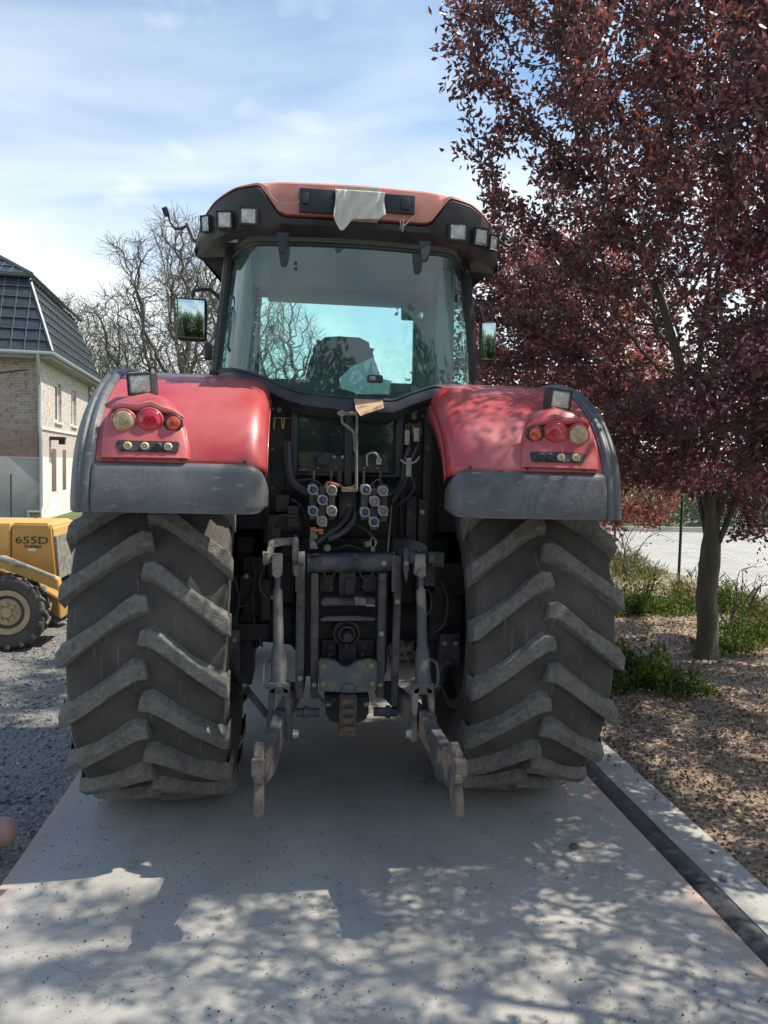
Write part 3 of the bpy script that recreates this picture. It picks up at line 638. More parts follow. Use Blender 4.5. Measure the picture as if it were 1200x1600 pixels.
# couplers
b = MB(); c2 = MB(); c3 = MB()
for (x0, y0, x1, y1) in ((484, 755, 494, 812), (499, 760, 508, 825), (514, 755, 523, 812), (565, 757, 575, 812), (580, 763, 590, 828), (594, 757, 604, 815)): b.px(x0, y0, x1, y1, -.57, .12)
for x in (490, 517, 568, 594): b.px(x-1, 735, x+2, 760, -.55, .03, .001)
b.each('valve_block', M['steel'], T)
LEFT = [(489, 765, 1), (518, 766, 0), (504, 781, 1), (489, 798, 1), (518, 798, 0), (503, 814, 0)]; RIGHT = [(571, 765, 1), (598, 767, 0), (585, 783, 0), (570, 800, 1), (598, 798, 0), (584, 815, 1)]
for x, y, bl in LEFT+RIGHT:
    g = MB(); p = P(x, y, -.60)
    g.lathe([(.04, .027), (.0, .030), (-.015, .029), (-.022, .025), (-.022, .019), (-.008, .018)], 'y', p, 20); g.cyl(p+Vector((-.021, 0, .019)), p+Vector((-.021, -.018, .019)), .007, n=8); g.cyl(p+Vector((.020, 0, -.02)), p+Vector((.020, -.018, -.02)), .007, n=8)
    g.mi = 1; p2 = p+Vector((0, -.012, 0)); g.lathe([(.005, .0165), (-.006, .0165), (-.010, .011), (-.010, .001)], 'y', p2, 14)
    if bl: g.box(p2+Vector((.004, -.016, -.004)), (.026, .008, .012), Matrix.Rotation(R_(40), 3, 'Y'), .003)
    g.build('hydraulic_coupler', [M['coupler'], M['blue'] if bl else M['cast']], T)
b = MB(); b.tube(smooth([P(508, 762, -.6), P(512, 754, -.6), P(522, 756, -.6), P(529, 759, -.6)]), .007, 6); b.px(498, 829, 505, 835, -.6, .02); b.tube([P(490, 829, -.62), P(505, 828, -.62)], .007, 6); b.px(485, 824, 494, 834, -.61, .03); b.each('orange_lever', M['orange'], T)
b = MB(); b.px(534, 762, 556, 769, -.58, .05); b.build('tan_block', M['tan'], T)
b = MB(); b.px(484, 834, 496, 858, -.58, .08); b.disc(489, 849, -.58, .015, -.03, 14); b.disc(489, 832, -.60, .012, -.01, 14); b.disc(511, 855, -.5, .019, -.03, 16); b.tube([P(497, 841, -.55), P(507, 836, -.55)], .008, 8); b.disc(573, 849, -.5, .016, -.04, 12); b.disc(582, 847, -.5, .022, -.03, 14); b.px(580, 840, 586, 862, -.53, .03)
b.tube([P(535, 763, -.6), P(552, 760, -.6), P(556, 757, -.6)], .005, 6)
b.each('hydraulic_fitting', M['cast'], T)
# top link holder: upright bar, rod and handle
b = MB(); b.px(540, 648, 549, 758, -.52, .03); b.px(530, 770, 556, 815, -.50, .12); b.px(527, 735, 534, 762, -.52, .05); b.each('top_link_holder', M['dark'], T)
b = MB(); b.tube([P(527, 646, -.58), P(558, 646, -.58)], .011, 10); b.disc(534, 646, -.58, .018, -.02, 12); b.tube([P(558, 648, -.58), P(557, 700, -.58), P(557, 768, -.60)], .0075, 8)
b.tube(smooth([P(535, 648, -.57), P(535, 660, -.57), P(545, 668, -.57), P(553, 678, -.57), P(554, 705, -.57)]), .007, 8); b.build('pull_rod', M['cast'], T)
b = MB(); b.tube(smooth([P(612, 790, -.5), P(609, 825, -.52), P(606, 862, -.56)]), .004, 6); b.build('cable', M['cast'], T)
# lift arms: left beige fork casting, right dark, rock shaft and cross tube
b = MB(); A_ = P(483, 880, -.55); B_ = P(613, 878, -.55); b.cyl(A_, B_, .052, n=28); b.cyl(A_+Vector((-.01, 0, 0)), A_, .06, n=28); b.cyl(B_, B_+Vector((.01, 0, 0)), .06, n=28); b.tube([P(478, 868, -.58), P(498, 866, -.6)], .008, 6); b.disc(555, 869, -.60, .015, -.01, 12); b.build('cross_tube', M['steel'], T)
b = MB(); b.lathe([(-.36, .06), (.36, .06)], 'x', (0, -.3, 1.44), 24); b.build('rock_shaft', M['dark'], T)
def lift_arm(sx, mt):
    b = MB()
    def q(x, y): return P(x, y, -.70)
    if sx < 0:
        b.prism([P(417, 880, -.72), P(416, 862, -.72), P(420, 846, -.70), P(432, 842, -.68), P(466, 840, -.62), P(467, 852, -.62), P(440, 853, -.68), P(428, 856, -.7), P(427, 880, -.72)], (0, .05, 0), .006)
        b.prism([P(457, 842, -.7), P(466, 841, -.7), P(467, 862, -.7), P(470, 890, -.7), P(464, 905, -.7), P(457, 895, -.7)], (0, .28, 0), .008)
        b.cyl(P(411, 872, -.70), P(419, 872, -.70), .036, n=20); b.cyl(P(466, 872, -.7), P(476, 872, -.7), .034, n=20)
    else:
        b.prism([P(612, 842, -.45), P(640, 842, -.55), P(668, 852, -.68), P(671, 880, -.7), P(661, 890, -.7), P(661, 864, -.7), P(645, 862, -.66), P(632, 866, -.6), P(615, 870, -.5)], (0, .10, 0), .008)
        b.prism([P(632, 856, -.66), P(640, 858, -.68), P(640, 890, -.70), P(636, 912, -.70), P(630, 890, -.68)], (0, .2, 0), .006)
        b.cyl(P(639, 870, -.70), P(648, 870, -.70), .036, n=20); b.cyl(P(668, 872, -.7), P(677, 872, -.7), .034, n=20)
        b.px(675, 863, 694, 886, -.6, .06); b.px(664, 883, 680, 916, -.5, .05)
    b.build('lift_arm', mt, T)
lift_arm(-1, M['cast']); lift_arm(1, M['steel'])
# lift rods
def lift_rod(x0, x1, sx, mt):
    X = lambda y: x0+(x1-x0)*(y-870)/(1120-870)
    c = lambda y, Y=-.74: P(X(y), y, Y-.0012*(y-870)/1)
    b = MB(); b.px(X(880)-8, 866, X(880)+8, 900, -.76, .06, .01); b.cyl(c(895)+Vector((0, -.03, 0)), c(895)+Vector((0, .05, 0)), .022, n=16); b.build('rod_clevis', M['cast'], T)
    b = MB(); b.cyl(c(900), c(930), .015, n=12); b.cyl(c(922), c(1010), .024, .026, n=18); b.cyl(c(1010), c(1018), .03, n=18); b.cyl(c(1016), c(1075), .034, .042, n=18)
    b.tube(smooth([c(1030)+Vector((sx*.02, 0, 0)), c(1035)+Vector((sx*.065, 0, 0)), c(1055)+Vector((sx*.075, 0, 0)), c(1072)+Vector((sx*.065, 0, 0)), c(1078)+Vector((sx*.02, 0, 0))]), .008, 6)
    rd = b.build('lift_rod', mt, T)
    b = MB(); Yf = -1.02
    for k in (-1, 1):
        b.prism([P(X(1085)+k*4, 1072, Yf), P(X(1085)+k*17, 1078, Yf), P(X(1100)+k*18, 1112, Yf), P(X(1120)+k*21, 1125, Yf), P(X(1120)+k*20, 1160, Yf), P(X(1120)+k*10, 1160, Yf), P(X(1100)+k*9, 1110, Yf), P(X(1085)+k*7, 1090, Yf)], (0, .05, 0), .005)
    b.px(X(1075)-17, 1068, X(1075)+17, 1086, Yf, .06, .01)
    b.cyl(P(X(1140)-24, 1146, Yf+.02), P(X(1140)+26, 1146, Yf+.02), .014, n=12); b.build('rod_fork', mt, rd)
    b = MB(); s2 = -sx; b.cyl(P(X(1140)+s2*20, 1146, Yf+.02), P(X(1140)+s2*29, 1146, Yf+.02), .030, .022, n=14); b.build('fork_pin', M['chrome'], rd)
lift_rod(433, 437, -1, M['steel']); lift_rod(657, 662, 1, M['rusty'])
# lower links and their claw ends
def lower_link(pts, sx):
    b = MB(); P0, P1, P2, P3 = pts
    w = .019
    def sec(p, h, ww): return [p+Vector((-ww, 0, -h)), p+Vector((ww, 0, -h)), p+Vector((ww, 0, h)), p+Vector((-ww, 0, h))]
    rows = [sec(p, h, ww) for p, h, ww in ((P0, .05, .03), (P1, .06, .028), ((P1+P2)/2, .068, .026), (P2, .08, .026), (P3, .06, .02))]
    b.grid(rows, closed=True); b.add(rows[0], [(0, 1, 2, 3)]); b.add(rows[-1], [(0, 1, 2, 3)])
    lk = b.build('lower_link', M['rusty'], T, 30)
    md = lk.modifiers.new('b', 'BEVEL'); md.width = .006; md.segments = 2
    return lk
lkL = lower_link([Vector((-.27, -.25, .62)), P(438, 1128, -1.0), P(422, 1180, -1.28), P(408, 1205, -1.46)], -1)
lkR = lower_link([Vector((.27, -.25, .62)), P(662, 1128, -1.0), P(692, 1185, -1.30), P(713, 1208, -1.46)], 1)
for lk, xc, sx in ((lkL, 404, -1), (lkR, 717, 1)):
    b = MB()
    def hk(dx, y, dy): p = P(xc, y, -1.5); return Vector((p.x+dx, p.y+dy, p.z))
    # claw outline in the (y,z) plane
    o = [(.10, 1172), (.02, 1178), (-.03, 1192), (-.035, 1215), (.0, 1224), (.03, 1230), (.0, 1238), (-.02, 1250), (-.02, 1274), (.03, 1276), (.085, 1262), (.12, 1230), (.13, 1195)]
    b.prism([hk(-.020, y, d) for d, y in o], (.040, 0, 0), .005)
    b.prism([hk(-.027, y, d) for d, y in ((-.045, 1184), (-.052, 1205), (-.03, 1212), (-.01, 1196), (-.01, 1182))], (.054, 0, 0), .004)
    b.px(xc-5, 1213, xc+5, 1224, -1.56, .05, .004)
    b.tube([hk(-sx*.012, 1186, -.01), hk(-sx*.012, 1170, -.0)], .008, 8)
    b.build('hook_claw', M['tanrust'], lk, 30)
# stabilisers
for (x0, y0, x1, y1, x2, y2, bx0, by0, bx1, by1) in ((362, 1048, 385, 1078, 416, 1116, 344, 985, 374, 1050), (702, 1040, 682, 1075, 672, 1105, 688, 990, 718, 1052)):
    b = MB(); b.cyl(P(x0, y0, -.35), P(x1, y1, -.7), .022, n=14); b.cyl(P(x1-2, y1-4, -.66), P(x2, y2, -.95), .017, n=14); b.cyl(P(x0-4, y0-5, -.34), P(x0+2, y0+5, -.38), .034, n=16); b.px(bx0, by0, bx1, by1, -.33, .08, .01)
    b.build('stabiliser', M['steel'], T)
# vertical bars
def bar(x0, y0, x1, y1, x2, Y, D, m, nm='hitch_bar'):
    b = MB(); b.pxpoly([(x0, y0), (x1, y0), (x2+(x1-x0), y1), (x2, y1)], Y, D, .005); return b.build(nm, m, T)
bar(464, 865, 477, 1092, 461, -.62, .035, M['steel']); bar(486, 896, 498, 1092, 485, -.60, .08, M['steel']); bar(592, 896, 604, 1090, 588, -.60, .08, M['steel']); bar(617, 890, 628, 1105, 611, -.62, .035, M['steel'])
for x in (469, 620): b = MB(); b.disc(x, 878, -.64, .02, -.02, 14); b.px(x-7, 868, x+7, 925, -.645, .02, .008); b.build('bar_bracket', M['steel'], T)
b = MB(); b.tube([P(x, 1113, -.6) for x in (463, 474, 474.1, 480, 480.1, 499)], [.024, .024, .034, .034, .024, .024], 16); b.tube([P(x, 1112, -.6) for x in (584, 603, 603.1, 609, 609.1, 621)], [.024, .024, .034, .034, .024, .024], 16); b.each('hitch_pin', M['steel'], T)
# gearbox rear face with PTO
b = MB(); b.px(498, 898, 590, 1035, -.47, .1, .01); b.px(500, 898, 520, 925, -.52, .08); b.px(568, 898, 588, 925, -.52, .08); b.px(530, 890, 555, 935, -.54, .08)
b.px(503, 1000, 525, 1025, -.50, .05); b.px(558, 1000, 585, 1025, -.50, .05)
for x, y in ((517, 917), (569, 916), (517, 1010), (569, 1010), (515, 1022), (566, 1022)): b.disc(x, y, -.52, .014, -.014, 6)
b.px(530, 1005, 556, 1050, -.53, .06); b.px(540, 905, 553, 930, -.56, .03); b.build('gearbox_housing', M['dark'], T)
b = MB(); p = P(541, 988, -.52)
b.lathe([(.03, .075), (-.03, .075), (-.035, .06), (-.015, .055), (-.015, .048), (-.05, .046), (-.05, .034), (-.02, .03)], 'y', p, 32)
for i in range(6): a = R_(60*i+20); b.cyl(p+Vector((.062*math.cos(a), -.02, .062*math.sin(a))), p+Vector((.062*math.cos(a), -.045, .062*math.sin(a))), .007, n=6)
b.build('pto_flange', M['dark'], T)
b = MB(); vs = [(.022+(.003 if k % 2 else 0)) for k in range(24)]
pts = [p+Vector((r*math.cos(2*math.pi*k/24), -.11, r*math.sin(2*math.pi*k/24))) for k, r in enumerate(vs)]; b.prism(pts, (0, .1, 0)); b.cyl(p+Vector((0, -.05, -.05)), p+Vector((0, -.05, -.095)), .009, n=8); b.build('pto_shaft', M['dark'], T)
b = MB(); b.pxpoly([(502, 937), (510, 935), (556, 936), (586, 935), (588, 945), (502, 947)], -.60, .06, .008); b.pxpoly([(500, 967), (512, 964), (560, 963), (586, 966), (586, 970), (500, 971)], -.60, .1, .005); b.build('pto_guard', M['steel'], T)
b = MB(); b.pxpoly([(554, 933), (571, 935), (572, 946), (555, 946)], -.625, .03); b.px(572, 944, 586, 948, -.62, .02, .002); b.disc(557, 941, -.625, .01, -.01, 8); b.build('guard_catch', M['cast'], T)
arc = [(525+i*3.6, 1032+9*math.sin(math.pi*i/9)+2) for i in range(10)]
b = MB(); b.pxpoly([(498, 1032), (512, 1031)]+arc+[(578, 1031), (590, 1034), (590, 1060), (588, 1080), (560, 1083), (500, 1081), (498, 1060)], -.66, .05, .006)
b.px(535, 1070, 553, 1083, -.68, .03, .005); b.build('drawbar_plate', mat('worn_grey_plate', (.13, .14, .15), .5, .2, (.22, .19, .14), 14, .5, .6, bump=.2), T)
b = MB()
for x, y in ((505, 1039), (580, 1039), (504, 1068), (581, 1067)): b.disc(x, y, -.66, .016, -.012, 16); b.disc(x, y, -.672, .011, -.014, 6)
b.each('plate_bolt', mat('brassy_bolt', (.4, .33, .18), .5, .3, (.25, .2, .12), 30), T, join=2)
b = MB(); b.pxpoly([(508, 1086), (577, 1086), (576, 1120), (565, 1130), (520, 1130), (510, 1120)], -.58, .18, .01); b.build('hitch_frame', M['dark'], T)
b = MB()
b.px(531, 1090, 557, 1150, -.72, .10, .012)
for i in range(4): b.px(534, 1094+i*14, 555, 1102+i*14, -.745, .05, .01)
b.build('drawbar_jaw', mat('brown_rust', (.12, .085, .065), .8, 0, (.2, .14, .1), 20, bump=.4), T)
# misc shapes in the dark beside the gearbox
b = MB(); b.px(350, 900, 372, 985, -.28, .1); b.px(380, 870, 415, 960, -.25, .12); b.px(375, 900, 398, 950, -.32, .06); b.px(355, 975, 420, 1000, -.25, .1); b.px(672, 925, 720, 1000, -.25, .1); b.px(680, 880, 725, 930, -.3, .1)
b.tube([P(360, 950, -.35), P(385, 945, -.35), P(398, 915, -.35)], .01, 6); b.px(408, 905, 422, 970, -.33, .05)
b.each('axle_bracket', M['dark'], T)
b = MB(); b.disc(426, 933, -.76, .009, -.01, 10); b.build('red_marker', M['orange'], T)

for x, y, Y in ((469, 900, -.62), (469, 950, -.62), (469, 1060, -.62), (491, 910, -.60), (491, 1000, -.60), (491, 1070, -.60), (597, 912, -.60), (596, 990, -.60), (594, 1070, -.60), (621, 940, -.62), (617, 1060, -.62), (425, 852, -.72), (461, 880, -.70), (636, 880, -.68), (655, 860, -.68), (500, 880, -.60), (600, 880, -.60), (513, 1100, -.58), (572, 1100, -.58), (350, 1000, -.33), (366, 1000, -.33), (695, 1005, -.33), (712, 1005, -.33), (385, 900, -.32), (390, 935, -.32), (545, 790, -.5), (640, 800, -.42), (660, 800, -.44), (436, 640, -.34), (668, 700, -.4)):
    b = MB(); p = P(x, y, Y); b.cyl(p, p+Vector((0, -.004, 0)), .0135, n=12); b.cyl(p+Vector((0, -.004, 0)), p+Vector((0, -.014, 0)), .0085, n=6); b.build('hex_bolt', M['coupler'] if (x+y) % 3 else M['steel'], T)
b = MB()
for pts, r_, Y in ((((365, 905), (372, 930), (368, 960), (352, 980)), .012, -.36), (((392, 870), (398, 900), (392, 940), (400, 985), (410, 1010)), .008, -.36), (((690, 905), (700, 940), (694, 975), (676, 990)), .011, -.36), (((470, 1000), (478, 1030), (474, 1080)), .006, -.55), (((504, 890), (512, 905), (520, 900), (528, 888)), .006, -.56), (((560, 888), (566, 902), (576, 905), (584, 892)), .006, -.56), (((480, 860), (495, 850), (520, 858), (545, 852), (570, 860), (600, 856)), .009, -.45)):
    b.tube(smooth([P(x, y, Y) for x, y in pts]), r_, 7)
b.each('hydraulic_hose', M['black'], T)
def chain(p, q, sag, nm):
    b = MB(); p, q = Vector(p), Vector(q); n_ = int((q-p).length/.028)+1
    for i in range(n_):
        u = (i+.5)/n_; c = p.lerp(q, u)+Vector((0, 0, -sag*4*u*(1-u))); t = (q-p).normalized()+Vector((0, 0, -sag*4*(1-2*u)/(q-p).length)); t.normalize(); a = t.orthogonal().normalized(); w_ = a if i % 2 else t.cross(a)
        b.tube([c+t*.018*math.cos(k)+w_*.009*math.sin(k) for k in [2*math.pi*j/10 for j in range(11)]], .0035, 5, cap=False)
    b.build(nm, M['steel'], T)
chain(P(497, 1085, -.6), P(524, 1092, -.66), .03, 'check_chain'); chain(P(641, 1040, -.75), P(628, 1000, -.65), .02, 'check_chain')
# things lying on the tractor ------------------------------------------
def sheet(pts_grid, name, m, label, cat, th=.003):
    b = MB(); b.grid(pts_grid); o = b.build(name, m, None, 180, solid=th); md = o.modifiers.new('soft', 'SUBSURF'); md.levels = 2; md.render_levels = 2; tag(o, label, cat); return o
rows = []
rn = random.Random(8)
for i in range(15):
    v = i/14; row = []
    for j in range(19):
        u = j/18; x = 523+(602-523)*u
        bottom = 346+12*math.exp(-((u-.14)/.1)**2)*1.3-(4 if u > .3 else 0)-8*math.exp(-((u-0)/.05)**2)
        if u > .9: bottom -= 6
        y = 293+6*u+(bottom-293-6*u)*v
        fold = .010*math.sin(u*46+v*2)*(1 if (u < .26 or u > .82) else .12)+.004*math.sin(u*20+v*9)
        row.append(P(x+1.5*math.sin(v*5+u*9), y, -.618-fold))
    rows.append(row)
rows.insert(0, [Vector((p.x, -.50, p.z+.012)) for p in rows[0]]); rows.insert(0, [Vector((p.x, -.36, p.z+.006)) for p in rows[0]])
sheet(rows, 'cloth', M['cloth'], 'off white cloth draped over the middle of the tractor roof edge', 'cloth')
o = MB().prism([P(553, 624, -.53), P(598, 626, -.53), P(600, 637, -.62), P(563, 650, -.66), P(556, 640, -.60)], (0, .006, .004)).build('cardboard_piece', M['card']); tag(o, 'folded brown cardboard piece sticking out below the rear window', 'cardboard')
o = MB().prism([P(530, 592, -.30), P(548, 575, -.28), P(584, 558, -.26), P(596, 592, -.28), (P(612, 596, -.30)), P(606, 616, -.34), P(560, 616, -.36), P(532, 606, -.34)], (0, .012, .004)).build('paper_sheet', M['paper']); tag(o, 'crumpled white paper behind the driver seat inside the rear window', 'paper')

# ------------------------------------------------------------------ SETTING
def ns(n, l, src, sc, lo, hi, d=6, rough=.6, typ='noise'):
    a = n.new('ShaderNodeTexNoise'); l(src, a.inputs[0]); a.inputs['Scale'].default_value = sc; a.inputs['Detail'].default_value = d; a.inputs['Roughness'].default_value = rough
    r = n.new('ShaderNodeMapRange'); l(a.outputs[0], r.inputs[0]); r.inputs[1].default_value = lo; r.inputs[2].default_value = hi; return r.outputs[0]
def mixc(n, l, f, a, b, mode='MIX'):
    x = n.new('ShaderNodeMixRGB'); x.blend_type = mode
    l(f, x.inputs[0]) if not isinstance(f, float) else setattr(x.inputs[0], 'default_value', f)
    for k, c in ((1, a), (2, b)):
        if isinstance(c, tuple): x.inputs[k].default_value = (*c, 1)
        else: l(c, x.inputs[k])
    return x.outputs[0]
def concrete(name, base, base2, edge=False, lines=True):
    m = bpy.data.materials.new(name); m.use_nodes = True; t = m.node_tree; n = t.nodes; l = t.links.new; b = n['Principled BSDF']; b.inputs['Roughness'].default_value = .8
    tc = n.new('ShaderNodeTexCoord'); o = tc.outputs['Object']
    c = mixc(n, l, ns(n, l, o, 1.3, .35, .65), base, base2)
    c = mixc(n, l, ns(n, l, o, .6, .5, .72, 8), c, tuple(x*.72 for x in base))            # damp stains
    c = mixc(n, l, ns(n, l, o, 2.6, .60, .68, 10, .7), c, tuple(x*.62 for x in base))
    mk = n.new('ShaderNodeMapping'); mk.inputs['Scale'].default_value = (9, .35, 1); l(o, mk.inputs[0]); c = mixc(n, l, ns(n, l, mk.outputs[0], 1, .58, .75, 6), c, tuple(x*.78 for x in base))   # faint tyre marks along the slab
    mp = n.new('ShaderNodeMapping'); mp.inputs['Scale'].default_value = (3, 90, 1); l(o, mp.inputs[0])
    f = ns(n, l, mp.outputs[0], 1, .4, .6, 2); c = mixc(n, l, f, c, mixc(n, l, .92, c, c, 'MIX') if False else c)
    v = n.new('ShaderNodeTexVoronoi'); v.inputs['Scale'].default_value = 42; l(o, v.inputs[0])
    lt = n.new('ShaderNodeMath'); lt.operation = 'LESS_THAN'; l(v.outputs['Distance'], lt.inputs[0]); 
    sel = ns(n, l, o, 3.1, .36, .80, 4); mm = n.new('ShaderNodeMath'); mm.operation = 'MULTIPLY'; l(sel, mm.inputs[0]); mm.inputs[1].default_value = .33; l(mm.outputs[0], lt.inputs[1])
    c = mixc(n, l, lt.outputs[0], c, (.2, .195, .185))
    v2 = n.new('ShaderNodeTexVoronoi'); v2.inputs['Scale'].default_value = 95; l(o, v2.inputs[0])
    l2 = n.new('ShaderNodeMath'); l2.operation = 'LESS_THAN'; l(v2.outputs['Distance'], l2.inputs[0]); mm2 = n.new('ShaderNodeMath'); mm2.operation = 'MULTIPLY'; l(ns(n, l, o, 5, .4, .75, 3), mm2.inputs[0]); mm2.inputs[1].default_value = .34; l(mm2.outputs[0], l2.inputs[1])
    c = mixc(n, l, l2.outputs[0], c, (.2, .195, .19))
    vc = n.new('ShaderNodeTexVoronoi'); vc.feature = 'DISTANCE_TO_EDGE'; vc.inputs['Scale'].default_value = .33; dn = n.new('ShaderNodeTexNoise'); dn.inputs['Scale'].default_value = 2.2; dn.inputs['Detail'].default_value = 8; l(o, dn.inputs[0]); vm = n.new('ShaderNodeVectorMath'); vm.operation = 'MULTIPLY_ADD'; l(dn.outputs['Color'], vm.inputs[0]); vm.inputs[1].default_value = (.55, .55, .55); l(o, vm.inputs[2]); l(vm.outputs[0], vc.inputs[0])
    mc = n.new('ShaderNodeMapRange'); l(vc.outputs['Distance'], mc.inputs[0]); mc.inputs[1].default_value = .0016; mc.inputs[2].default_value = .0; mc.inputs[4].default_value = .45; c = mixc(n, l, mc.outputs[0], c, (.16, .15, .14))
    if edge:
        sp = n.new('ShaderNodeSeparateXYZ'); l(o, sp.inputs[0]); ab = n.new('ShaderNodeMath'); ab.operation = 'ABSOLUTE'; l(sp.outputs[0], ab.inputs[0])
        ad = n.new('ShaderNodeMath'); ad.operation = 'ADD'; l(ab.outputs[0], ad.inputs[0]); nn = ns(n, l, o, 7, 0, 1, 5); m3 = n.new('ShaderNodeMath'); m3.operation = 'MULTIPLY'; l(nn, m3.inputs[0]); m3.inputs[1].default_value = .1; l(m3.outputs[0], ad.inputs[1])
        mr = n.new('ShaderNodeMapRange'); l(ad.outputs[0], mr.inputs[0]); mr.inputs[1].default_value = 1.53; mr.inputs[2].default_value = 1.61; mr.inputs[4].default_value = .75
        c = mixc(n, l, mr.outputs[0], c, (.50, .34, .26))
        mr2 = n.new('ShaderNodeMapRange'); l(ad.outputs[0], mr2.inputs[0]); mr2.inputs[1].default_value = 1.15; mr2.inputs[2].default_value = 1.6; mr2.inputs[4].default_value = .18
        c = mixc(n, l, mr2.outputs[0], c, (.42, .36, .33))
    l(c, b.inputs['Base Color'])
    bp = n.new('ShaderNodeBump'); bp.inputs['Strength'].default_value = .25; bp.inputs['Distance'].default_value = .004
    ad2 = n.new('ShaderNodeMath'); ad2.operation = 'ADD'; l(f, ad2.inputs[0]); l(ns(n, l, o, 120, 0, 1, 4), ad2.inputs[1]); l(ad2.outputs[0], bp.inputs['Height']); l(bp.outputs[0], b.inputs['Normal'])
    return m
M['slab'] = concrete('slab_concrete', (.43, .41, .37), (.35, .338, .315), True)
M['kerb'] = concrete('kerb_concrete', (.45, .435, .40), (.37, .36, .335))
b = MB(); b.bb(-1.58, 1.58, -7, 9, -.35, 0, .012); o = b.build('driveway', M['slab']); tag(o, 'pale concrete slab with rusty orange edges under the tractor', kind='structure')
b = MB(); b.bb(1.700, 1.925, -7, 14, -.3, .004, .006); o = b.build('kerb', M['kerb']); tag(o, 'flat concrete kerb strip right of the slab', kind='structure')
# dark rubber seal in the joint: rounded, a little lumpy
b = MB(); rows = []; rn = random.Random(2)
for i in range(160):
    y = -7+16*i/159*1.0; wv = .006*math.sin(y*5.1)+.005*math.sin(y*13+1); h = .0+.010*math.sin(y*3.3+.5)+.006*math.sin(y*9)
    rows.append([Vector((1.583, y, -.05)), Vector((1.588, y, -.012+h*.2)), Vector((1.605+wv*.5, y, -.002+h*.4)), Vector((1.65+wv, y, .005+h*.4)), Vector((1.688+wv*.3, y, .001+h*.3)), Vector((1.695, y, .0)), Vector((1.698, y, -.06))])
b.grid(rows); o = b.build('joint_strip', mat('joint_rubber', (.03, .033, .042), .5, 0, (.055, .06, .07), 6, dust=(.16, .16, .16), dust_amt=.5, dust_s=8, bump=.4, bs=30)); tag(o, 'dark rounded rubber strip in the joint between slab and kerb', 'rubber strip')
# ground sheet and gravel yard
g1 = bpy.data.materials.new('grass_ground'); g1.use_nodes = True; n = g1.node_tree.nodes; l = g1.node_tree.links.new; tcn = n.new('ShaderNodeTexCoord'); oo = tcn.outputs['Object']
cc = mixc(n, l, ns(n, l, oo, .5, .4, .6), (.07, .115, .03), (.14, .15, .06)); cc = mixc(n, l, ns(n, l, oo, 25, .35, .65), cc, (.05, .085, .02)); l(cc, n['Principled BSDF'].inputs['Base Color']); n['Principled BSDF'].inputs['Roughness'].default_value = .95
b = MB(); b.add([(-900, -900, -.12), (900, -900, -.12), (900, 1500, -.12), (-900, 1500, -.12)], [(0, 1, 2, 3)]); o = b.build('ground', g1); tag(o, 'green grass beyond the yard', kind='structure')
g2 = bpy.data.materials.new('gravel'); g2.use_nodes = True; n = g2.node_tree.nodes; l = g2.node_tree.links.new; tcn = n.new('ShaderNodeTexCoord'); oo = tcn.outputs['Object']; bs_ = n['Principled BSDF']; bs_.inputs['Roughness'].default_value = .9
v = n.new('ShaderNodeTexVoronoi'); v.inputs['Scale'].default_value = 38; v.inputs['Randomness'].default_value = 1; l(oo, v.inputs[0]); sp = n.new('ShaderNodeSeparateXYZ'); l(v.outputs['Color'], sp.inputs[0])
cc = mixc(n, l, sp.outputs[0], (.10, .10, .10), (.30, .285, .26)); cc = mixc(n, l, ns(n, l, oo, .8, .4, .65), cc, (.24, .23, .205)); cc = mixc(n, l, ns(n, l, oo, 8, .45, .8), cc, (.2, .2, .2)); l(cc, bs_.inputs['Base Color'])
bp = n.new('ShaderNodeBump'); bp.inputs['Strength'].default_value = .9; bp.inputs['Distance'].default_value = .02; bp.invert = True; l(v.outputs['Distance'], bp.inputs['Height']); l(bp.outputs[0], bs_.inputs['Normal'])
M['gravel'] = g2
def fnoise(x, y, s=0):
    return (np.sin(x*1.7+1.3*np.sin(y*1.1+s)+s)+np.sin(y*2.3+1.7*np.sin(x*.9+s*2))+.6*np.sin(x*5.1+y*3.7+s)+.5*np.sin(y*7.3-x*4.9+s*3)+.35*np.sin(x*13.1+2*np.sin(y*11)+s)+.35*np.sin(y*15.7+2*np.sin(x*9.3)))/3.8
def sheet_np(name, x0, x1, y0, y1, step, zf, m):
    nx, ny = int((x1-x0)/step)+1, int((y1-y0)/step)+1
    X, Y = np.meshgrid(np.linspace(x0, x1, nx), np.linspace(y0, y1, ny)); Z = zf(X, Y)
    V = np.c_[X.ravel(), Y.ravel(), Z.ravel()]; i = np.arange(nx*ny).reshape(ny, nx)
    F = np.c_[i[:-1, :-1].ravel(), i[:-1, 1:].ravel(), i[1:, 1:].ravel(), i[1:, :-1].ravel()]
    return np_mesh(name, V, F, m, smooth=True)
o = sheet_np('gravel_yard', -30, -1.57, -8, 14.5, .12, lambda X, Y: -.055+.012*fnoise(X*2, Y*2)-.03*np.clip((X+1.9)/.3, 0, 1)*0, g2); tag(o, 'grey gravel yard left of the slab', kind='structure')
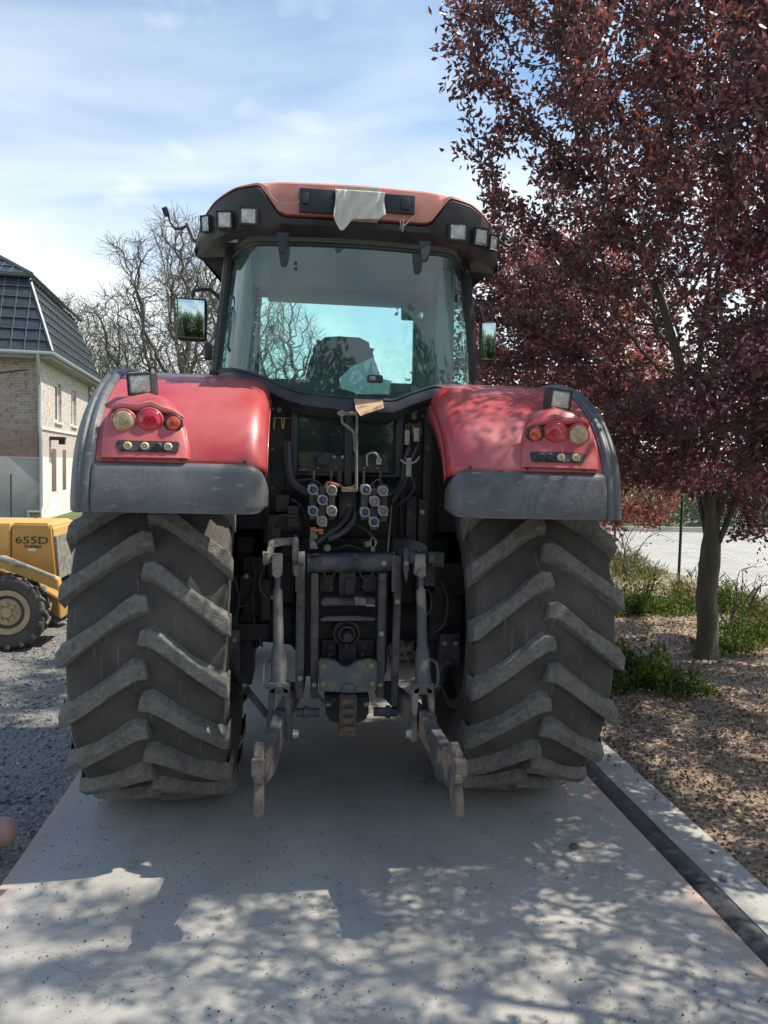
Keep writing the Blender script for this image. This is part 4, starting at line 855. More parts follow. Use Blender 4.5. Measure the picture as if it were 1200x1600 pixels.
def stones(name, n, rx, ry, zf, smin, smax, m, seed, cols=None, flat=.6):
    r = np.random.default_rng(seed); base = np.array([(1, 0, 0), (-1, 0, 0), (0, 1, 0), (0, -1, 0), (0, 0, 1), (0, 0, -1)], float)
    tri = np.array([(0, 2, 4), (2, 1, 4), (1, 3, 4), (3, 0, 4), (2, 0, 5), (1, 2, 5), (3, 1, 5), (0, 3, 5)])
    x = r.uniform(*rx, n); y = r.uniform(*ry, n); s = smin+(smax-smin)*r.random(n)**3; a = r.uniform(0, 6.28, n)
    V = base[None]*(1+r.uniform(-.3, .3, (n, 6, 1))); V = V*s[:, None, None]*np.array([1, .8, flat]); 
    c, sn = np.cos(a)[:, None], np.sin(a)[:, None]; Vx = V[..., 0]*c-V[..., 1]*sn; Vy = V[..., 0]*sn+V[..., 1]*c
    t = r.uniform(-.5, .5, n)[:, None]; V = np.stack([Vx+x[:, None], Vy+y[:, None], V[..., 2]+Vx*t+(zf(x, y)+s*flat*.3)[:, None]], -1).reshape(-1, 3)
    F = (tri[None]+6*np.arange(n)[:, None, None]).reshape(-1, 3)
    c_ = None
    if cols is not None:
        cols = np.array(cols); c_ = np.repeat(cols[r.integers(0, len(cols), n)]*(r.uniform(.75, 1.25, (n, 1))), 6, 0)
    return np_mesh(name, V, F, m, c_)
def colmat(name, rough=.85):
    m = bpy.data.materials.new(name); m.use_nodes = True; n = m.node_tree.nodes; a = n.new('ShaderNodeVertexColor'); a.layer_name = 'col'; m.node_tree.links.new(a.outputs[0], n['Principled BSDF'].inputs['Base Color']); n['Principled BSDF'].inputs['Roughness'].default_value = rough; return m
M['stone'] = colmat('stones')
o = stones('gravel_stones', 15000, (-5.2, -1.6), (-1.4, 5.5), lambda x, y: -.052+0*x, .005, .02, M['stone'], 1, [(.16, .16, .16), (.26, .25, .23), (.12, .12, .12), (.34, .33, .3)]); tag(o, 'loose grey gravel chips on the yard', 'gravel', kind='stuff')
o = stones('grit', 5200, (-1.55, 1.9), (-2.6, 1.5), lambda x, y: 0*x+.003, .0014, .006, M['stone'], 2, [(.09, .09, .09), (.16, .15, .14), (.06, .06, .065)]); tag(o, 'small dark grit scattered over the concrete slab', 'grit', kind='stuff')
for px_, py_, s in ((898, 1325, .022), (1129, 1377, .02), (952, 1183, .014)):
    d = P(px_, py_, 0)-CAM; pt = CAM+d*((-CAM.z)/d.z); b = bmesh.new(); bmesh.ops.create_icosphere(b, subdivisions=2, radius=s); rr = random.Random(int(px_))
    for v_ in b.verts: v_.co *= 1+rr.uniform(-.22, .22); v_.co.z *= .65
    q = MB(); q.bm(b, Matrix.Translation(pt+Vector((0, 0, s*.5)))); o = q.build('stone', mat('grey_stone', (.13, .125, .12), .9), None, 10)
    tag(o, {898: 'small dark stone on the slab right of the tractor hitch', 1129: 'small dark stone on the kerb strip near the frame edge', 952: 'small dark stone on the kerb beside the right tyre'}[px_], 'stone')
# soil bed on the right
soil = bpy.data.materials.new('soil'); soil.use_nodes = True; n = soil.node_tree.nodes; l = soil.node_tree.links.new; tcn = n.new('ShaderNodeTexCoord'); oo = tcn.outputs['Object']; bs_ = n['Principled BSDF']; bs_.inputs['Roughness'].default_value = .95
cc = mixc(n, l, ns(n, l, oo, 1.2, .35, .65), (.40, .30, .21), (.29, .21, .15)); cc = mixc(n, l, ns(n, l, oo, 18, .45, .6, 8), cc, (.50, .41, .30)); cc = mixc(n, l, ns(n, l, oo, 45, .5, .62, 6), cc, (.19, .14, .10))
l(cc, bs_.inputs['Base Color']); bp = n.new('ShaderNodeBump'); bp.inputs['Strength'].default_value = 1; bp.inputs['Distance'].default_value = .03; l(ns(n, l, oo, 30, 0, 1, 8, .7), bp.inputs['Height']); l(bp.outputs[0], bs_.inputs['Normal'])
def soilz(X, Y): return -.03+np.clip((X-1.93)/1.2, 0, 1)*.05+.022*fnoise(X*1.5, Y*1.5, 2)+.012*fnoise(X*7, Y*7, 1)*np.clip((X-1.93)*3, .3, 1)
o = sheet_np('soil_bed', 1.922, 7.0, -5, 16, .05, soilz, soil); tag(o, 'brown soil bed right of the kerb', kind='structure')
o = stones('soil_clods', 11000, (1.95, 6.6), (-2.2, 9), soilz, .003, .020, M['stone'], 3, [(.36, .27, .19), (.31, .23, .16), (.42, .33, .24), (.26, .195, .14)], .7); tag(o, 'crumbly soil clods and bark on the bed', 'soil', kind='stuff')
r = np.random.default_rng(15); n_ = 9000; x = r.uniform(1.75, 5.5, n_); x = np.where(r.random(n_) < .85, np.maximum(x, 1.95), x); y = r.uniform(-2.4, 6, n_); LC = np.c_[x, y, soilz(x, y)+.012+np.where(x < 1.95, .02, 0)]
M['litter'] = colmat('litter'); LITTER = (LC, r.normal(0, 1, (n_, 3))*np.array([1, 1, .12]))
o = stones('soil_clods', 9000, (1.93, 3.4), (-2.4, 1.6), soilz, .004, .016, M['stone'], 13, [(.2, .14, .1), (.13, .095, .07), (.30, .22, .16), (.08, .06, .05)], .7); tag(o, 'crumbly soil clods and bark on the bed', 'soil', kind='stuff')
b = MB(); b.add([(7.0, -20, -.02), (60, -20, -.02), (60, 19.0, -.02), (7.0, 19.0, -.02)], [(0, 1, 2, 3)]); b.add([(60, 19, -.02), (1.9, 19, -.02), (1.9, 16, -.02), (7.0, 16, -.02)], [(0, 1, 2, 3)]); b = MB(); b.add([(1.9, 16, -.021), (7.0, 16, -.021), (7.0, -20, -.02), (60, -20, -.02), (60, 19, -.02), (1.9, 19, -.02)], [(0, 1, 5), (1, 2, 3), (1, 3, 4), (1, 4, 5)])
o = b.build('road', concrete('road_concrete', (.5, .48, .44), (.42, .4, .37))); tag(o, 'pale road beyond the green fence', kind='structure')
b = MB(); b.bb(2, 60, 19.0, 19.25, -.1, .14, .01); o = b.build('kerb', M['kerb']); tag(o, 'low kerb along the far side of the pale road', kind='structure')

# ------------------------------------------------------------------ FOLIAGE HELPERS
def hcol(c, n, r, v=.25): return np.array(c)[None]*(1+r.uniform(-v, v, (n, 1)))
def leaves(name, C, D, length, width, cols, wts, m, seed, parent=None, droop=.3, jit=.04, fold=.35):
    """C centres, D outward directions; every leaf is two folded triangles"""
    r = np.random.default_rng(seed); n = len(C); C = C+r.normal(0, jit, (n, 3))
    d = D+r.normal(0, .6, (n, 3)); d[:, 2] -= droop*r.random(n); d /= np.linalg.norm(d, axis=1)[:, None]+1e-9
    a = r.normal(0, 1, (n, 3)); a[:, 2] *= .5; s = np.cross(d, a); s /= np.linalg.norm(s, axis=1)[:, None]+1e-9; u = np.cross(s, d)
    L_ = length*r.uniform(.65, 1.25, n)[:, None]; W_ = width*r.uniform(.7, 1.2, n)[:, None]
    p0 = C; p2 = C+d*L_-u*L_*.12; l_ = C+d*L_*.45+s*W_*.5+u*W_*fold; r_ = C+d*L_*.45-s*W_*.5+u*W_*fold
    V = np.stack([p0, l_, p2, r_], 1).reshape(-1, 3); k = 4*np.arange(n)[:, None]
    F = np.concatenate([k+np.array([[0, 2, 1]]), k+np.array([[0, 3, 2]])], 0)
    cols = np.array(cols); ci = r.choice(len(cols), n, p=np.array(wts)/sum(wts)); c = cols[ci]*r.uniform(.7, 1.3, (n, 1)); c = np.repeat(np.clip(c, 0, 1), 4, 0)
    return np_mesh(name, V, F, m, c, parent)
def colonize(att, start, step, kill, infl, seed, bias=(0, 0, .15), jitter=.25, maxn=9000, iters=400):
    r = np.random.default_rng(seed); nodes = [np.array(p, float) for p, _ in start]; par = [q for _, q in start]
    A = np.array(att, float); nd = np.array(nodes); D2 = ((A[:, None]-nd[None])**2).sum(-1); near = D2.argmin(1); dist = np.sqrt(D2.min(1)); bias = np.array(bias); cnt = {}
    for it in range(iters):
        act = dist < infl
        if not act.any():
            act = dist < dist.min()*1.15+step
        keys = near[act]; v = A[act]-np.array(nodes)[keys]; v /= np.linalg.norm(v, axis=1)[:, None]+1e-9
        un, inv = np.unique(keys, return_inverse=True); sm = np.zeros((len(un), 3)); np.add.at(sm, inv, v)
        new = []
        for k_, s_ in zip(un, sm):
            if cnt.get(k_, 0) >= 4: continue
            s_ = s_/(np.linalg.norm(s_)+1e-9)+bias+r.normal(0, jitter, 3); s_ /= np.linalg.norm(s_)+1e-9
            nodes.append(nodes[k_]+s_*step); par.append(int(k_)); new.append(len(nodes)-1); cnt[k_] = cnt.get(k_, 0)+1
        if not new or len(nodes) > maxn: break
        nn = np.array([nodes[i] for i in new]); d = np.sqrt(((A[:, None]-nn[None])**2).sum(-1)); j = d.argmin(1); dm = d.min(1); up_ = dm < dist
        near[up_] = np.array(new)[j[up_]]; dist[up_] = dm[up_]
        keep = dist > kill; A, near, dist = A[keep], near[keep], dist[keep]
        if len(A) == 0: break
    return np.array(nodes), par
def radii(par, tip, e, base):
    n = len(par); w = np.zeros(n); ch = [[] for _ in range(n)]
    for i, p in enumerate(par):
        if p >= 0: ch[p].append(i)
    for i in range(n-1, -1, -1):
        if not ch[i]: w[i] = tip**e
        if par[i] >= 0: w[par[i]] += w[i]
    r = w**(1/e); r = r*(1 if r[0] < base else 1)
    k = math.log(base/tip)/math.log(r[0]/tip); r = tip*(r/tip)**k
    return r, ch, w
def branches(mb, nodes, par, rad, ch, w, sides=6, twig=3, thr=None):
    thr = thr or rad.max()*.12; starts = [0]; done = []
    while starts:
        s_ = starts.pop(); pts, rs = ([nodes[par[s_]]], [min(rad[par[s_]], rad[s_]*1.15)]) if par[s_] >= 0 else ([], [])
        i = s_
        while True:
            pts.append(nodes[i]); rs.append(rad[i])
            if not ch[i]: break
            o_ = sorted(ch[i], key=lambda k: -w[k]); starts += o_[1:]; i = o_[0]
        if len(pts) > 1: mb.tube(pts, rs, sides if max(rs) > thr else twig, cap=False)
o = leaves('leaf_litter', LITTER[0], LITTER[1], .03, .018, [(.30, .12, .12), (.22, .12, .08), (.42, .32, .2), (.5, .22, .28), (.12, .07, .05)], [3, 4, 4, 1, 3], M['litter'], 16, None, 0, .006); tag(o, 'fallen petals, dead leaves and straw bits on the soil', 'leaf litter', kind='stuff')
M['bark'] = mat('greenish_bark', (.10, .092, .065), .9, 0, (.15, .145, .1), 8, bump=.8, bs=30, dust=(.09, .11, .05), dust_amt=.5, dust_s=5, stretch=(1, 1, .35))
M['barkgrey'] = mat('grey_bark', (.10, .088, .075), .9, 0, (.16, .14, .118), 1.5)
M['purple'] = leafmat('purple_leaf', .40, (.80, .45, .38), .38, .7); M['petal'] = leafmat('petal', .35, (1, .7, .8), .6, .2); M['green'] = leafmat('green_leaf', .3, (.55, .65, .28), .5, .3)
PCOL = [(.115, .062, .074), (.085, .052, .066), (.15, .082, .078), (.26, .125, .08), (.13, .10, .082), (.17, .095, .11)]; PW = [30, 30, 18, 5, 14, 14]

def lumpy(r, n, zc, rz, rmax, cx, cy, z0, z1, lean=(0, 0), holes=None, shell=0):
    out = []
    while len(out) < n:
        p = r.uniform(-1, 1, 3); z = zc+p[2]*rz
        if z < z0 or z > z1: continue
        rr = rmax(z); q = p[:2]*rr; d = math.hypot(*q)
        a = math.atan2(q[1], q[0]); lim = rr*(.82+.18*math.sin(a*3+z*1.7)+.10*math.sin(a*7-z*3.1))
        if d > lim or d < lim*shell*r.random(): continue
        if holes is not None and holes(q[0]+cx, q[1]+cy, z): continue
        out.append((cx+q[0]+lean[0]*(z-1), cy+q[1]+lean[1]*(z-1), z))
    return out
def purple_tree(base, seed, profile, n_att, per, label, group, trunk_r, z0=1.25, z1=8, leafL=.075, blossoms=0, bl_fn=None, holes=None, stems=6, cols=PCOL, wts=PW, jit=.05, step=.16, trunk_h=1.35):
    r = np.random.default_rng(seed); bx_, by_ = base[0], base[1]
    att = lumpy(r, n_att, (z0+z1)/2, (z1-z0)/2, profile, bx_, by_, z0, z1, holes=holes or (lambda x, y, z: math.sin(x*2.9+seed)+math.sin(y*2.5+z)+math.sin(z*3.4+seed*2) > 1.55))
    st = []; k = 9; 
    for i in range(k): z = trunk_h*i/(k-1); st.append(((bx_+.015*math.sin(i), by_+.012*math.cos(i*1.7), z+base[2]), i-1))
    top = k-1
    for s_ in range(stems):
        a = 2*math.pi*s_/stems+r.uniform(-.3, .3); pr_ = top-(s_ % 3); v = np.array([math.cos(a)*.22, math.sin(a)*.22, 1.0]); p = np.array(st[pr_][0])
        for j in range(9):
            v = v+np.array([math.cos(a)*.025, math.sin(a)*.025, .0])+r.normal(0, .05, 3); p = p+v/np.linalg.norm(v)*.17; st.append((tuple(p), pr_)); pr_ = len(st)-1
    nodes, par = colonize(att, st, step, step*1.35, step*7, seed, (0, 0, .12), .17)
    rad, ch, w = radii(par, .0035, 2.25, trunk_r)
    root = empty('crabapple_tree', (bx_, by_, 0)); tag(root, label, 'tree', group)
    mb = MB(); branches(mb, nodes, par, rad, ch, w, 9, 4, .02)
    mb.v = [(v[0]-bx_, v[1]-by_, v[2]) for v in mb.v]
    # flare at the foot
    mb.v = [((x*(1+.45*math.exp(-max(z, 0)/.10)), y*(1+.45*math.exp(-max(z, 0)/.10)), z) if z < .5 else (x, y, z)) for x, y, z in mb.v]
    mb.build('trunk', M['bark'], root, 60)
    idx = np.array([i for i in range(len(st), len(nodes)) if rad[i] < .0125 and nodes[i][2] > z0-.3]); P_ = np.array(par)[idx]
    cen = nodes[idx]; dr = cen-nodes[P_]; dr /= np.linalg.norm(dr, axis=1)[:, None]+1e-9
    k_ = per; t = r.random((len(idx), k_, 1)); Cc = (cen[:, None]-dr[:, None]*step*t).reshape(-1, 3); Dd = np.repeat(dr, k_, 0)+r.normal(0, .45, (len(idx)*k_, 3))
    # uneven density
    dens = .5+.5*np.sin(Cc[:, 0]*3.1+seed)*np.sin(Cc[:, 1]*2.7+1)*np.sin(Cc[:, 2]*3.3+2); keep = r.random(len(Cc)) < .35+.8*dens; Cc, Dd = Cc[keep], Dd[keep]
    loc = np.array([bx_, by_, 0])
    leaves('crown', Cc-loc, Dd, leafL, leafL*.5, cols, wts, M['purple'], seed, root, .35, jit)
    if bl_fn is not None:
        sel = np.array([bl_fn(*c) for c in cen]); bc = cen[sel]; bc = bc[r.random(len(bc)) < .75]
        Bc = np.repeat(bc, blossoms, 0)+r.normal(0, .055, (len(bc)*blossoms, 3)); 
        leaves('blossom', Bc-loc, r.normal(0, 1, Bc.shape), .034, .034, [(.55, .22, .30), (.66, .40, .45), (.42, .15, .22), (.70, .54, .56)], [4, 4, 3, 2], M['petal'], seed+1, root, 0, .02)
    return root
def blossom_bough(a, b, n_side, seed, root, loc):
    r = np.random.default_rng(seed); a, b = np.array(a, float), np.array(b, float); pts = [a+(b-a)*t+np.array([0, 0, .25*math.sin(t*3.1)]) for t in np.linspace(0, 1, 12)]; mb = MB(); mb.tube([Vector(p-loc) for p in pts], [.018-.0013*i for i in range(12)], 6); tips = []
    for k in range(n_side):
        t = r.uniform(.25, 1); p = a+(b-a)*t+np.array([0, 0, .25*math.sin(t*3.1)]); v = (b-a)/np.linalg.norm(b-a)*.6+r.normal(0, .6, 3); tw = [p]
        for _ in range(5): v = v/np.linalg.norm(v)+r.normal(0, .25, 3)+np.array([0, 0, .05]); p = p+v/np.linalg.norm(v)*.085; tw.append(p); tips.append((p, v))
        mb.tube([Vector(q-loc) for q in tw], [.006, .005, .004, .003, .0025, .002], 4, cap=False)
    mb.build('bough', M['bark'], root)
    C = np.array([t[0] for t in tips]); D = np.array([t[1] for t in tips]); Cl = np.repeat(C, 14, 0)-loc; leaves('foliage', Cl, np.repeat(D, 14, 0), .062, .03, PCOL, PW, M['purple'], seed, root, .2, .05)
    sel = (np.sin(C[:, 0]*7+seed)+np.sin(C[:, 2]*8) > -.2) & (r.random(len(C)) < .65); Cb = np.repeat(C[sel], 22, 0)-loc; leaves('blossom', Cb, r.normal(0, 1, Cb.shape), .024, .026, [(.55, .22, .30), (.66, .40, .45), (.42, .15, .22), (.70, .54, .56)], [4, 4, 3, 2], M['petal'], seed+1, root, 0, .04)
prof_main = lambda z: float(np.interp(z, [1.2, 1.7, 2.4, 3.2, 4.0, 4.6, 5.0, 5.3, 5.9, 6.5, 7.2, 8.0], [1.9, 2.3, 2.9, 3.3, 3.5, 3.9, 4.1, 3.6, 3.4, 2.9, 2.2, 1.1]))
purple_tree((4.0, 2.7, 0), 11, prof_main, 5400, 34, 'large purple leaved crabapple tree in the soil bed, right beside the tractor', 'purple leaved trees in a row along the fence', .105, 1.1, 8.0, jit=.06, holes=lambda x, y, z: (z < 1.75 and x < 4.7) or math.sin(x*2.9+11)+math.sin(y*2.5+z)+math.sin(z*3.4+22) > 1.7, leafL=.074, blossoms=40, bl_fn=lambda x, y, z: y < 1.5 and x > 2.6 and z < 4.6 and (math.sin(x*4)+math.sin(z*5+y*3)) > .2)
prof_near = lambda z: float(np.interp(z, [1.9, 2.6, 3.4, 4.4, 5.4, 6.4, 7.4, 8.2], [1.6, 2.3, 2.75, 2.9, 3.0, 2.95, 2.4, 1.2]))
near = purple_tree((4.05, -2.3, 0), 23, prof_near, 3300, 21, 'nearest purple leaved crabapple tree, its pink blossoming boughs entering at the right edge', 'purple leaved trees in a row along the fence', .09, 1.9, 8.2, leafL=.066, blossoms=26, bl_fn=lambda x, y, z: x < 3 and (math.sin(x*5)+math.sin(z*4+y*3)) > .6)
for k, (a_, b_, ns_) in enumerate((((3.9, -1.4, 1.9), (2.35, .1, 2.25), 34), ((3.9, -1.5, 2.2), (2.3, -.6, 2.7), 30), ((3.9, -1.4, 2.5), (2.5, .3, 3.4), 34), ((3.9, -1.5, 3.2), (2.2, -.3, 4.1), 32), ((3.9, -1.3, 1.7), (2.9, .5, 1.9), 24), ((3.9, -1.3, 2.6), (2.9, .8, 2.7), 26))):
    blossom_bough(a_, b_, ns_, 300+k, near, np.array([4.05, -2.3, 0]))
prof_far = lambda z: float(np.interp(z, [.8, 1.6, 2.6, 3.6, 4.6, 5.6], [1.6, 2.3, 2.55, 2.5, 2.1, 1.2]))
RC_SUNLIT = [(.23, .115, .105), (.17, .085, .085), (.32, .16, .12), (.42, .22, .13), (.2, .13, .10), (.46, .30, .29)]  # brighter reddish leaf palette, sunlight on the far crown put into the colour
purple_tree((4.0, 7.5, 0), 31, prof_far, 2400, 34, 'smaller purple leaved tree in sunlit reddish colours growing farther back behind the tractor right fender', 'purple leaved trees in a row along the fence', .08, .85, 5.8, leafL=.085, jit=.08, cols=RC_SUNLIT, wts=[22, 22, 20, 10, 14, 10], blossoms=6, bl_fn=lambda x, y, z: z > 3 and math.sin(x*5)+math.sin(z*4+y*3) > .9, trunk_h=.8)

# bare trees beyond the yard
def bare_tree(base, seed, H, rad_max, zlow, label, n_att=900, trunk_r=.35, green=0, m=None):
    r = np.random.default_rng(seed)
    pf = lambda z: rad_max*float(np.interp(z/H, [0, .2, .4, .6, .8, 1.0], [.1, .65, .95, 1.0, .8, .25]))
    att = lumpy(r, n_att, (zlow+H)/2, (H-zlow)/2, pf, base[0], base[1], zlow, H, shell=.0)
    st = [((base[0]+.05*math.sin(i*2), base[1], .45*i), i-1) for i in range(int(zlow/.45)+3)]
    nodes, par = colonize(att, st, .42, .62, 4.5, seed, (0, 0, .10), .30)
    # twigs
    nl = list(nodes); pl = list(par); m0 = len(nl); hasch = set(par)
    for i in range(len(st), m0):
        for _ in range(6 if i not in hasch else 4):
            v = nodes[i]-nodes[par[i]]; v = v/np.linalg.norm(v)+r.normal(0, .7, 3); p = nodes[i]; q = i
            for s_ in range(3):
                v = v/np.linalg.norm(v)+r.normal(0, .25, 3)+np.array([0, 0, .12]); p = p+v/np.linalg.norm(v)*.30; nl.append(p); pl.append(q); q = len(nl)-1
    nodes = np.array(nl); rad, ch, w = radii(pl, .0095, 2.3, trunk_r)
    root = empty('bare_tree', (base[0], base[1], 0)); tag(root, label, 'tree')
    mb = MB(); branches(mb, nodes, pl, rad, ch, w, 6, 3, .04); mb.v = [(v[0]-base[0], v[1]-base[1], v[2]) for v in mb.v]; mb.build('trunk', m or M['barkgrey'], root, 60)
    if green:
        tips = nodes[m0:]; tips = tips[r.random(len(tips)) < green]; leaves('crown', tips-np.array([base[0], base[1], 0]), r.normal(0, 1, tips.shape), .16, .1, [(.22, .24, .10), (.28, .28, .14)], [1, 1], M['green'], seed, root, 0, .15)
def atpx(px_, y): p = P(px_, 730, y); return (p.x, y, 0)
bare_tree(atpx(268, 38), 41, 15.2, 5.2, 3.2, 'big leafless tree with spreading dark boughs between house and tractor cab', 1500, .30)
bare_tree(atpx(338, 44), 42, 16.5, 5.0, 4, 'leafless tree behind the tractor mirror, right of the biggest bare tree', 1000, .25)
bare_tree(atpx(445, 46), 43, 13.5, 3.6, 3, 'leafless tree seen through the tractor cab glass', 600, .3)
bare_tree(atpx(110, 62), 44, 15.5, 5.5, 3, 'pale budding tree farthest left, rising above the house roof', 700, .3, green=.5)
bare_tree(atpx(185, 66), 45, 14, 6, 2, 'pale budding tree in the gap between house and big bare tree', 800, .3, green=.4)
def bush(base, R0, H, seed, label, cat, cols, n=9000, L0=.18, name='bush', group=None):
    r = np.random.default_rng(seed); v = r.normal(0, 1, (n, 3)); v /= np.linalg.norm(v, axis=1)[:, None]; v[:, 2] = abs(v[:, 2]); rr = r.random(n)**.4*(1+.25*np.sin(v[:, 0]*6+seed)*np.sin(v[:, 1]*5)+.2*np.sin(v[:, 2]*9+seed))
    C = v*rr[:, None]*np.array([R0, R0*.8, H]); root = empty(name, base); tag(root, label, cat, group); leaves('crown', C, v, L0, L0*.55, cols, [1]*len(cols), M['green'], seed, root, .2, .05)
    mb = MB(); 
    for k in range(5): a = k*1.3; mb.tube([(0, 0, -.1), (.2*R0*math.cos(a), .2*R0*math.sin(a), H*.4), (.45*R0*math.cos(a), .45*R0*math.sin(a), H*.75)], [.05*H**.5, .03*H**.5, .01], 5)
    mb.build('trunk', M['bark'], root)
GC = [(.06, .10, .025), (.09, .14, .035), (.13, .17, .05)]
for i, (px_, y, R0, H) in enumerate(((150, 55, 5, 4), (235, 52, 4.5, 3.6), (320, 50, 4, 4.3), (440, 60, 6, 4))):
    bush(atpx(px_, y), R0, H, 50+i, ['green bush at the foot of the pale tree beside the house', 'green bush below the big bare tree', 'green bush showing under the left mirror of the tractor', 'green bush behind the tractor cab'][i], 'bush', [(.10, .14, .05), (.16, .19, .08), (.2, .2, .1)], 7000, .3)
for i, (bx0, by0) in enumerate(((-9, -26), (-2, -30), (6, -27))):
    bush((bx0, by0, 0), 5, 12, 70+i, ['leafy tree behind the photographer, left, seen only as a reflection', 'leafy tree straight behind the photographer, seen only as a reflection', 'leafy tree behind the photographer, right, seen only as a reflection'][i], 'tree', GC, 9000, .5, 'leafy_tree')
# hedge beyond the road
r = np.random.default_rng(77); n_ = 26000; C = np.c_[r.uniform(0, 26, n_), r.uniform(0, 1.6, n_), 2.3*r.random(n_)**.8*(1+.12*np.sin(r.uniform(0, 26, n_)))]
hd = empty('hedge', (7, 19.6, 0)); tag(hd, 'dark green hedge along the far side of the pale road', 'hedge'); leaves('foliage', C, r.normal(0, 1, C.shape), .16, .1, [(.03, .055, .02), (.045, .075, .028), (.06, .09, .035)], [1, 1, 1], M['green'], 78, hd, .2, .1)

# ------------------------------------------------------------------ FENCES
M['fgreen'] = mat('green_fence_coating', (.012, .05, .035), .45)
M['wire'] = mat('green_wire', (.09, .17, .13), .5)
def fence(A, B, H, nposts, label, pitch=.075, wr=.0017, zb=.03, base=None):
    A, B = Vector(A), Vector(B); L_ = (B-A).length; d = (B-A).normalized(); root = empty('mesh_fence', A); tag(root, label, 'fence')
    V, F = [], []; nrm = Vector((-d.y, d.x, 0))
    def wire(p, q, o_):
        p = p+nrm*o_; q = q+nrm*o_; t = (q-p).normalized(); u = nrm; w_ = t.cross(u); k = len(V)
        for e in (p, q):
            for a in (0, 2.094, 4.189): V.append(tuple(e+(u*math.cos(a)+w_*math.sin(a))*wr))
        F.extend([(k, k+1, k+4, k+3), (k+1, k+2, k+5, k+4), (k+2, k, k+3, k+5)])
    n_ = int((L_+H)/pitch)
    for i in range(n_):
        s = i*pitch
        a0, a1 = max(0, s-H), min(L_, s)      # rising to the left
        if a1 > a0: wire(d*a1+Vector((0, 0, zb+s-a1)), d*a0+Vector((0, 0, zb+s-a0)), .002); wire(d*(L_-a1)+Vector((0, 0, zb+s-a1)), d*(L_-a0)+Vector((0, 0, zb+s-a0)), -.002)
    for z in (zb+.03, zb+H*.5, zb+H-.02): wire(d*0+Vector((0, 0, z)), d*L_+Vector((0, 0, z)), .006)
    np_mesh('wire_mesh', np.array(V), np.array(F), M['wire'], None, root)
    for i in range(nposts):
        c = d*(L_*i/(nposts-1)); b = MB(); b.cyl((c.x, c.y, -.1), (c.x, c.y, H+.06), .024, n=12); b.sphere((c.x, c.y, H+.065), .026, (1, 1, .6)); b.build('post', M['fgreen'], root)
fence((6.1, -3.0, 0), (6.1, 17.2, 0), 1.95, 9, 'green chain link fence running along the soil bed behind the trees', .06)
fence((-22, 19.3, -.1), (-9.0, 19.8, -.1), 1.45, 6, 'thin green mesh fence in front of the brick house', .12, .0014)

# ------------------------------------------------------------------ WEEDS
def clump(pos, R0, H, n, seed, cols, L0, name, label, cat, parent=None, up_=1.2, group=None):
    r = np.random.default_rng(seed); a = r.uniform(0, 6.28, n); q = R0*np.sqrt(r.random(n))*(1+.35*np.sin(a*3+seed)+.2*np.sin(a*7)); lump = .35+.65*np.clip(np.sin(a*2+seed)+np.sin(q/R0*7+a*3+seed*2), 0, 1); z = H*r.random(n)*np.clip(1-.6*(q/R0)**2, .1, 1)*lump*1.25
    C = np.c_[q*np.cos(a), q*np.sin(a), z]; D = np.c_[np.cos(a)*.5, np.sin(a)*.5, np.full(n, up_)]
    o_ = leaves(name, C, D, L0, L0*(.4 if name == 'weed_clump' else .12), cols, [1]*len(cols), M['green'], seed, None, .5, .03); o_.location = pos; tag(o_, label, cat, group); return o_
WG = [(.09, .15, .035), (.13, .2, .05), (.055, .09, .025), (.17, .22, .07), (.2, .19, .1)]
def gp(px_, py_, dz=0): d = P(px_, py_, 0)-CAM; q = CAM+d*((.0-CAM.z)/d.z); return (q.x, q.y, dz)
for i, (px_, py_, R0, H, n, lb) in enumerate(((990, 958, .45, .62, 3600, 'tallest bright green weed clump right behind the right rear tyre'), (1008, 1070, .42, .34, 3600, 'low dark green weed clump beside the lugs of the right rear tyre'), (1060, 955, .35, .25, 1300, 'small green weed tuft left of the tree trunk'), (1145, 955, .5, .32, 2600, 'green weed clump just right of the tree trunk'), (1130, 1018, .3, .2, 900, 'low weeds in front of the tree trunk at its right foot'), (1195, 1000, .5, .34, 2200, 'weed clump at the right edge of the photo'))):
    clump(gp(px_, py_, -.01), R0, H, n, 60+i, WG, .06, 'weed_clump', lb, 'weeds', group='weeds on the soil bed')
clump((-6.5, 15.3, -.12), 1.5, .35, 3000, 90, WG, .14, 'grass_clump', 'tall green grass strip between the yellow machine and the house', 'grass')
clump((-8.0, 18.3, -.12), 2.0, .2, 3500, 91, WG, .12, 'grass_clump', 'short green grass at the foot of the white house wall', 'grass')
r = np.random.default_rng(5); n_ = 16000; x = r.uniform(2.3, 6.9, n_); y = r.uniform(-2, 13, n_); k = r.random(n_) < np.clip(.12+.55*((x-2.6)/3)*(np.sin(x*3)*np.sin(y*2.3)+.6), .02, 1); x, y = x[k], y[k]
C = np.c_[x, y, soilz(x, y)]; o = leaves('ground_weeds', C, np.tile([0, 0, 1.0], (len(x), 1)), .06, .018, [(.14, .2, .05), (.3, .26, .13), (.22, .2, .09), (.1, .16, .03)], [3, 2, 2, 3], M['green'], 9, None, .3, .01); tag(o, 'sparse small weeds and dry blades over the soil', 'weeds', kind='stuff')
for i, (x, y, n_) in enumerate(((6.0, 8.6, 900), (6.3, 10.2, 900), (5.9, 6.0, 700), (6.2, 4.6, 800))):
    clump((x, y, 0), .55, .35, n_, 95+i, [(.32, .26, .16), (.26, .20, .13), (.2, .15, .1)], .15, 'dry_grass', ['straw coloured dry grass tuft at the fence left of the green post', 'straw coloured dry grass tuft farthest along the fence', 'brown dry grass tuft just right of the tree trunk at the fence', 'brown dry grass tuft at the fence near the right edge'][i], 'dry grass', group='dry grass along the fence')
